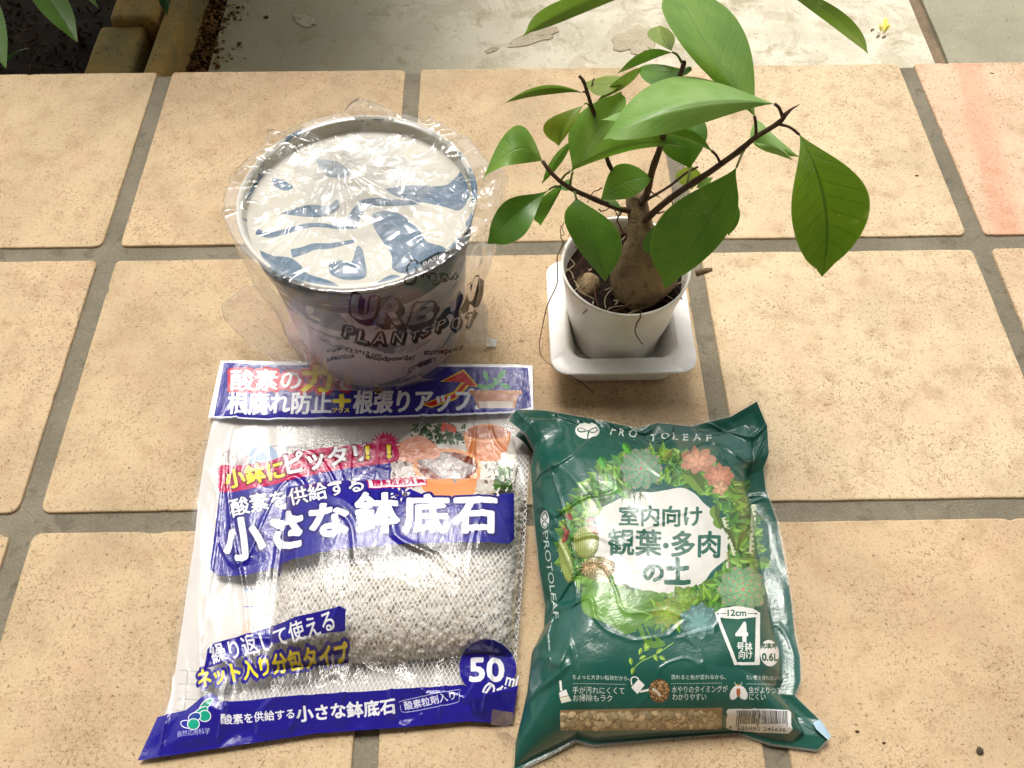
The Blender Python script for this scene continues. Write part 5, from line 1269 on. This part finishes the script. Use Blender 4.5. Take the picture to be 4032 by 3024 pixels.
M_MAR = marble_mat('marbled_blue_pot', .53, 15, lin(196, 192, 194), lin(92, 102, 122), (.3, .1, .6), zk=2.2)
M_BAND = marble_mat('marbled_dark_band', .28, 26, lin(190, 186, 170), lin(28, 42, 54), (.7, .2, .1), (1, 1, 6))
mpot = empty('marbled_pot', (MX, MY, BB)); tag(mpot, 'round blue and cream marbled pot standing inside the clear crinkled bag', 'planter')
V, F = lathe([(.001, 0), (.0525, 0), (.0545, .002), (.0566, .030), (.0588, .062), (.0606, .0885), (.0610, .0905), (.058, .091), (.055, .088), (.050, .060), (.046, .03), (.001, .028)], (MX, MY, BB))
o = mesh_obj('pot_wall', V, F, M_MAR, mpot); fix_normals(o)
V, F = lathe([(.0606, .0895), (.0626, .0900), (.0634, .0915), (.0648, .1030), (.0644, .1045), (.0600, .1045), (.0590, .100)], (MX, MY, BB))
o = mesh_obj('rim_band', V, F, M_BAND, mpot); fix_normals(o)
# saucer resting in the mouth: pale lip, marbled floor
zf = .1080+BB
def S_floor(s, t):
    r = .0700; x = MX+(s*2-1)*r; y = MY+(t*2-1)*r; return np.stack([x, y, np.zeros_like(x)+zf], -1)
sf = Surf(S_floor); sf.ok[:] = True
fc = Canvas(sf, 1100, 1100, (204/255, 198/255, 182/255, 1)); SB = (62, 94, 122); Eq = lambda x, y: (850+.6932*x, 400+.6932*y)
fc.poly(mp(Eq, [(365,640),(450,612),(540,590),(640,595),(690,560),(700,610),(640,650),(560,662),(450,652)]), SB, sm=50)
fc.line(mp(Eq, [(232,742),(300,762),(400,742),(520,708),(620,708),(700,720),(800,716)]), 24, SB, n=40, w2=12)
fc.line(mp(Eq, [(430,868),(500,850),(560,828),(640,825),(700,815),(786,796)]), 34, SB, n=40, w2=14)
fc.line(mp(Eq, [(770,700),(800,640),(840,590),(920,574),(1010,580),(1160,572)]), 50, SB, n=40, w2=20)
fc.poly(mp(Eq, [(890,640),(960,625),(1040,640),(1110,690),(1160,740),(1200,800),(1290,830),(1330,880),(1250,950),(1120,985),(1010,960),(1000,880),(950,800),(900,720)]), SB, sm=80)
fc.poly(mp(Eq, [(960,500),(1100,480),(1300,480),(1400,400),(1470,400),(1450,520),(1390,620),(1290,600),(1150,570),(1020,540)]), SB, sm=60)
fc.poly(mp(Eq, [(250,850),(330,880),(420,890),(480,930),(520,980),(640,1020),(700,1060),(560,1060),(400,1000),(280,910)]), SB, sm=60)
fc.poly(mp(Eq, [(640,930),(700,905),(770,915),(800,830),(830,840),(850,920),(850,1000),(760,1020),(660,990)]), SB, sm=60)
fc.poly(mp(Eq, [(320,440),(380,450),(440,490),(400,510),(340,490)]), SB, sm=30); fc.poly(mp(Eq, [(560,330),(700,350),(760,420),(640,430)]), SB, .8, sm=30)
fc.poly(mp(Eq, [(900,1040),(1000,990),(1060,1010),(960,1060)]), SB, sm=30)
fimg = fc.image('saucer_marbling')
N = NT('marbled_saucer_floor'); tx = N.n('TexImage', image=fimg, extension='EXTEND'); N.link(N.coords('UV'), tx.inputs[0]); pw = N.world()
b = N.bsdf(Base_Color=N.mix(N.math('MULTIPLY', N.step(N.noise(pw, 120, 4), .45, .7), .25), tx.outputs[0], lin(176, 176, 170)), Roughness=.4); M_FLOOR = N.done(b.outputs[0])
M_LIP = marble_mat('marbled_lip', .57, 22, lin(206, 201, 187), lin(84, 112, 134), (.1, .5, .2)); M_INW = marble_mat('marbled_inner_wall', .60, 20, lin(198, 194, 178), lin(66, 96, 108), (.3, .9, .2))
sau = empty('marbled_saucer', (MX, MY, zf-.002)); tag(sau, 'cream saucer with blue zebra marbling resting on top of the bagged pot', 'saucer')
V, F = lathe([(.001, -.001), (.0600, -.001), (.0635, .0005), (.0665, .0072), (.0675, .0084), (.0680, .0092), (.0674, .0100), (.0664, .0102), (.0654, .0086), (.0648, .0080)], (MX, MY, zf))
o = mesh_obj('lip', V, F, M_LIP, sau); fix_normals(o)
V, F = lathe([(.0650, .0084), (.0648, .0060), (.0643, .0030), (.0634, .0012)], (MX, MY, zf)); mesh_obj('inner_wall', V, F, M_INW, sau)
V, F = lathe([(.0640, .0018), (.0624, .0008), (.050, .0006), (.03, .0006), (.001, .0006)], (MX, MY, zf)); V = np.array(V)
mesh_obj('saucer_floor', V, F, M_FLOOR, sau, uvs=np.stack([(V[:,0]-MX)/.14+.5, (V[:,1]-MY)/.14+.5], 1))

# the bag: theta goes round (s), t runs from the foot up the side, over the rim and to the gathered knot
KN = at(1335, 640, .128)                           # where the mouth of the bag is gathered
def bag_core(s, t):
    th = (s-.25)*2*np.pi                           # s = 0 at the back... front (towards -y) near s = 0
    th = s*2*np.pi+np.pi/2
    ct, st_ = np.cos(th), np.sin(th)
    side = np.clip(t/.56, 0, 1); over = np.clip((t-.56)/.44, 0, 1)
    rr_ = np.interp(side, [0, .08, .3, .6, .85, 1], [.0552, .0592, .0630, .0668, .0700, .0712])
    rr_ = rr_+.0035*np.exp(-((np.angle(np.exp(1j*(th-np.pi))))/.5)**2)*side + .0085*np.exp(-((np.angle(np.exp(1j*(th-.1))))/.65)**2)*(.25+.75*smooth(.0, .6, side))
    z = np.interp(side, [0, .08, .5, .9, 1], [.0012, .006, .062, .112, .1205])
    x, y = MX+rr_*ct, MY+rr_*st_
    k = smooth(0, 1, over); kk = over**.9
    x = x*(1-kk)+KN[0]*kk; y = y*(1-kk)+KN[1]*kk
    z = z-.0035*np.sin(np.pi*np.clip(over*1.15, 0, 1))*(over > 0)-.001*over+.007*over**5
    return np.stack([x, y, z], -1)
BS = Surf(bag_core)
bc = Canvas(BS, 2400, 1200); INK = (14, 8, 10)
Hq = lambda x, y: (1350+.3617*x, 950+.3617*y)      # 1797 px wide close-up of the lettering
def block_text(txt, p0, p1, h, depth, up, wt=6.2, **kw):     # outlined letters with a solid drop side
    for k in range(1, 7):
        o_ = np.array(depth)*k/6; bc.text(txt, np.array(p0)+o_, np.array(p1)+o_, h, INK, wt, up=up, **kw)
    bc.text(txt, p0, p1, h, INK, wt+1.5, up=up, **kw)
    bc.text(txt, p0, p1, h, None, wt-2.8, up=up, alpha=.9, **kw)
for ch, x0_, y0_, x1_, y1_, hh_, up in (('U',92,830,330,850,260,(.13,-1)),('R',395,880,620,890,270,(.16,-1)),('B',715,890,940,850,250,(.30,-1)),('A',1010,820,1210,740,270,(.40,-1)),('N',1275,705,1400,630,250,(.28,-1))):
    block_text(ch, Hq(x0_, y0_), Hq(x1_, y1_), hh_*.3617, (17, 20), up)
for ch, x0_, y0_, x1_, y1_, hh_ in (('P',5,1035,100,1050,120),('L',155,1082,265,1098,125),('A',325,1105,450,1110,130),('N',530,1098,640,1095,130),('T',725,1080,815,1060,105),('S',840,1030,935,995,95),('P',1020,985,1110,940,110),('O',1170,960,1250,930,130),('T',1310,925,1385,895,140)):
    block_text(ch, Hq(x0_, y0_), Hq(x1_, y1_), hh_*.3617, (8, 11), (.22, -1), 3.4)
# script brand word above, partly crumpled
def stroke(pts, w=9, n=60): bc.line(spline(mp(Hq, pts), n), w, INK, .93)
stroke([(820,265),(800,225),(745,225),(700,300),(715,370),(760,385),(800,340),(790,300)], 8)
stroke([(800,340),(790,420),(740,465),(680,450),(690,400),(760,380)], 8)
stroke([(800,310),(860,400),(850,460),(880,360),(920,370),(930,400)], 7); stroke([(920,420),(990,400),(1000,350),(950,350),(930,400),(980,440),(1040,400)], 7)
stroke([(1040,400),(1110,380),(1110,340),(1060,340),(1050,390),(1090,410),(1140,370)], 7); stroke([(1140,400),(1150,330),(1160,390),(1200,330),(1190,380),(1220,340)], 7)
bc.poly(mp(Hq, [(830,240),(930,190),(1030,140),(1165,130),(1160,210),(1060,250),(960,300),(920,350),(880,330)]), INK, .9)
bc.text('BASIC', Hq(880, 280), Hq(1110, 180), 14, (170, 170, 170), .6, up=(-.2, -1))
Gq = lambda x, y: (850+.3617*x, 950+.3617*y)
bc.text('size', Gq(1208, 1205), Gq(1362, 1185), 13, INK, .7); bc.text('13.5*12 cm', Gq(1420, 1195), Gq(1790, 1255), 15, INK, .7)
bc.text('plastics', Gq(1215, 1300), Gq(1510, 1252), 17, INK, .8); bc.text('+', Gq(1560, 1262), Gq(1578, 1262), 6, INK, .3)
bc.text('woodpowder', Hq(245, 1262), Hq(795, 1270), 19, INK, .9, sag=14); bc.text('+', Hq(835, 1250), Hq(853, 1248), 6, INK, .3)
bc.text('stonepowder', Hq(892, 1240), Hq(1400, 1175), 20, INK, .9)
bc.text('green', Hq(700, 1440), Hq(1000, 1310), 30, INK, .8, up=(.2, -1), alpha=.75); bc.poly(mp(Hq, [(790,1370),(850,1310),(960,1275),(950,1330),(860,1365)]), INK, .75)
for k in range(9): bc.line(mp(Hq, [(680+k*8,1225-k*14),(900+k*10,1135-k*8)]), 2.2, (110, 100, 104), .6)
bag_img = bc.image('pot_bag_print')
NB = (420, 260)
s3, t3 = np.meshgrid(np.linspace(0, 1, NB[0]), np.linspace(0, 1, NB[1]))
Pc = bag_core(s3, t3)
nx_ = np.gradient(Pc, axis=1); ny_ = np.gradient(Pc, axis=0); nn = np.cross(nx_, ny_); nn /= np.linalg.norm(nn, axis=-1, keepdims=True)+1e-12
nn[:, 0] = nn[:, 1]; nn[:, -1] = nn[:, 1]
per = smooth(0, .03, s3)*smooth(1, .97, s3)
side_ = smooth(.60, .50, t3); over_ = np.clip((t3-.56)/.44, 0, 1)
X3, Y3 = Pc[..., 0], Pc[..., 1]
th3 = s3*2*np.pi
cx3, sy3 = np.cos(th3), np.sin(th3)
top_c = facet(X3*45, Y3*45, 31, .9)*.0080+facet(X3*110, Y3*100, 33, .9)*.0034
rad_f = facet(cx3*4+5, sy3*4+over_*.8, 36)*.0060*(np.sin(np.pi*np.clip(over_, 0, 1))**.5)+facet(cx3*11+2, sy3*11+over_*.6, 38)*.0028
side_c = facet(cx3*2.2+9, sy3*2.2+t3*5, 41, .9)*(.0050+.006*smooth(.3, .55, t3))+facet(cx3*6, sy3*6+t3*9, 43, .9)*.0034+crease(cx3*4, sy3*4+t3*5, 46, .04)*.0014+facet(cx3*16, sy3*16+t3*5, 45)*.0004
crump = np.clip(np.exp(-(((X3-KN[0]-.012)**2+(Y3-KN[1])**2)/.050**2)), 0, 1)*.9+.22*smooth(MX-.01, MX+.04, X3)+.16+.55*smooth(.055, .068, np.hypot(X3-MX, Y3-MY))*smooth(MY-.04, MY, Y3+.02)
front = smooth(-.2, -.8, np.sin(th3+np.pi/2))     # the printed front is stretched fairly smooth over the pot
dsp = side_*side_c*(1-.55*front)+(1-side_)*(top_c*crump*1.1+rad_f*(.2+.6*crump))+(1-side_)*(crease(X3*30, Y3*30, 91, .035, .8)*.0012+crease(X3*70, Y3*70, 92, .04, .8)*.0010*crump*1.4+crease(cx3*5, sy3*5+over_*.4, 93, .03)*.0016*smooth(.9, .3, over_))
dsp = dsp+.0105*np.maximum(0, facet(cx3*2.6+1, sy3*2.6+t3*6, 48, .9)+.16)*smooth(.12, .40, t3)*smooth(.80, .58, t3)*(1-.8*front)
dsp = dsp*smooth(0, .03, t3)
Pf = Pc+nn*np.where(side_ > .5, np.maximum(dsp, -.0022), dsp)[..., None]
sgn_ = np.sign(nn[NB[1]//3, :, :2].mean() if False else ((nn[60, 100, :2]*(Pc[60, 100, :2]-np.array([MX, MY]))).sum()))
if sgn_ < 0: Pf = Pc-nn*np.where(side_ > .5, np.maximum(dsp, -.0022), dsp)[..., None]
Pf[..., 2] = np.maximum(Pf[..., 2], .0008)
# keep the film clear of the saucer lip
rad_ = np.hypot(Pf[..., 0]-MX, Pf[..., 1]-MY); lipz = zf+.0108
low_ = zf+.0028+(lipz-zf-.0028)*smooth(.050, .0655, rad_)
Pf[..., 2] = np.where(over_ > 0, np.maximum(Pf[..., 2], low_), Pf[..., 2])
N = NT('clear_crinkled_bag'); nrm = N.bump(N.noise(N.world(), 90, 2, .5, .5), .05, .0012)
sp = N.n('SeparateXYZ'); N.link(N.coords('UV'), sp.inputs[0]); M_BAG = N.done(film_shader(N, bag_img, N.math('SUBTRACT', .20, N.math('MULTIPLY', N.step(sp.outputs[1], .50, .58), .15)), 1.56, N.math('SUBTRACT', .11, N.math('MULTIPLY', N.step(sp.outputs[1], .52, .64), .08)), nrm))
Pf[:, -1] = Pf[:, 0]
pb = empty('plastic_bag', (MX, MY, .0)); tag(pb, 'clear crinkled plastic bag with black lettering wrapped round the marbled pot', 'plastic bag')
UVb = np.stack([s3, t3], -1).reshape(-1, 2)
mesh_obj('bag_film', Pf.reshape(-1, 3), grid_faces(NB[1], NB[0]), M_BAG, pb, uvs=UVb)
N = NT('clear_film_plain'); nrm = N.bump(N.noise(N.world(), 240, 5, .6, 1.2), .15, .0015); M_CLEAR = N.done(film_shader(N, None, .05, 1.6, .10, nrm))
N = NT('clear_film_folded'); nrm = N.bump(N.noise(N.world(), 240, 5, .6, 1.2), .2, .0015); M_FOLD = N.done(film_shader(N, None, .06, 1.75, .27, nrm))
# inner layer: the mouth of the bag folded down over the saucer
n1, n2 = 240, 140; sa, ta = np.meshgrid(np.linspace(0, 1, n1), np.linspace(0, 1, n2)); th = sa*2*np.pi
ra = (.034*(1-ta)+.004*ta)*(1+.25*facet(np.cos(th)*2, np.sin(th)*2, 57)); cx_, cy_ = (KN[0]+.012)*(1-ta)+KN[0]*ta, (KN[1]-.004)*(1-ta)+KN[1]*ta
X_, Y_ = cx_+ra*np.cos(th), cy_+ra*np.sin(th); cm_ = np.clip(np.exp(-((X_-KN[0]-.01)**2+(Y_-KN[1])**2)/.04**2), .12, 1); Z_ = zf+.010+.006*ta+cm_*(facet(X_*60, Y_*60, 51, .9)*.0070+facet(X_*150, Y_*150, 53, .9)*.0028)+facet(np.cos(th)*6+3, np.sin(th)*6+ta, 54)*.004*ta
Z_ = np.maximum(Z_, zf+.002); mesh_obj('inner_fold', np.stack([X_, Y_, Z_], -1).reshape(-1, 3), grid_faces(n2, n1), M_CLEAR, pb)
# gathered knot: small ruffled tuft
n1, n2 = 160, 40; sa, ta = np.meshgrid(np.linspace(0, 1, n1), np.linspace(0, 1, n2)); th = sa*2*np.pi
ra = .004+.020*ta**.8*(1+.25*fbm(np.cos(th)*3+2, np.sin(th)*3, 66, 3)*2); X_, Y_ = KN[0]+ra*np.cos(th)*1.25+.006*ta, KN[1]+ra*np.sin(th)*.8
Z_ = KN[2]+.001+.007*ta**.5-.006*ta**2+facet(X_*160, Y_*160, 61)*.005*ta; Z_ = np.maximum(Z_, zf+.012)
mesh_obj('gathered_mouth', np.stack([X_, Y_, Z_], -1).reshape(-1, 3), grid_faces(n2, n1), M_CLEAR, pb)
N = NT('edge_glint_film'); M_GLINT = N.done(film_shader(N, None, .1, 1.6, .55, None))
# flap: loose film spreading to the lower left
cF = coons(bot=[(1195,1505,.004),(1290,1535,.006),(1500,1540,.004),(1800,1480,.004)], top=[(975,1150,.050),(1100,1180,.060),(1250,1280,.050),(1500,1440,.03)] if False else [(965,1130,.055),(1060,1130,.060),(1180,1260,.040),(1300,1400,.025)],
           left=[(1195,1505,.004),(1060,1410,.006),(960,1335,.010),(885,1260,.020),(872,1200,.030),(965,1130,.055)], right=[(1800,1480,.004),(1600,1500,.008),(1420,1470,.015),(1300,1400,.025)])
n1 = 110; sa, ta = np.meshgrid(np.linspace(0, 1, n1), np.linspace(0, 1, n1)); Pq = cF(sa, ta).copy()
Pq[..., 2] += (facet(sa*5, ta*5, 71)*.014+facet(sa*12, ta*12, 72)*.006+crease(sa*6, ta*4, 73, .04)*.002)*np.sin(np.pi*np.clip(sa, 0, 1))**.3*np.sin(np.pi*np.clip(ta, .0, 1))**.3
Pq[..., 2] = np.maximum(Pq[..., 2], .0035)
mesh_obj('loose_flap', Pq.reshape(-1, 3), grid_faces(n1, n1), M_FOLD, pb)
for kk, (row) in enumerate((Pq[0, :], Pq[:, 0], Pq[-1, :60])):
    V, F = tube(row[::3]+[0, 0, .0004], .0002, 5); mesh_obj('flap_edge_glint', V, F, M_GLINT, pb)  # added milky tubes imitating bright highlights along the flap's edges
# end of the bag sticking out behind on the right, with its white welded strip
cE = coons(bot=[(1840,1362,.002),(1900,1368,.002),(1952,1366,.002)], top=[(1880,1180,.030),(1905,1195,.028),(1925,1230,.022)], left=[(1840,1362,.002),(1860,1270,.016),(1880,1180,.030)], right=[(1952,1366,.002),(1925,1335,.006),(1915,1290,.014),(1925,1230,.022)])
n1 = 70; sa, ta = np.meshgrid(np.linspace(0, 1, n1), np.linspace(0, 1, n1)); Pq = cE(sa, ta).copy(); Pq[..., 2] += np.maximum(facet(sa*4, ta*5, 81)*.010+facet(sa*9, ta*9, 82)*.004, -.001)+.001
Pq[..., 2] = np.maximum(Pq[..., 2], .001)
N = NT('milky_film'); nrm = N.bump(N.noise(N.world(), 240, 5, .6, 1.2), .5, .002); M_MILK = N.done(film_shader(N, None, .08, 1.6, .60, nrm))
mesh_obj('bag_end', Pq.reshape(-1, 3), grid_faces(n1, n1), M_MILK, pb)
w_ = [at(1918,1330,.004), at(1957,1334,.004), at(1954,1366,.0012), at(1914,1366,.0012)]
V = [tuple(p) for p in w_]+[tuple(np.array(p)-[0, 0, .0006]) for p in w_]
mesh_obj('welded_strip', V, [(0,3,2,1), (4,5,6,7), (0,1,5,4), (1,2,6,5), (2,3,7,6), (3,0,4,7)], M_WPLA, pb, smooth_=False)
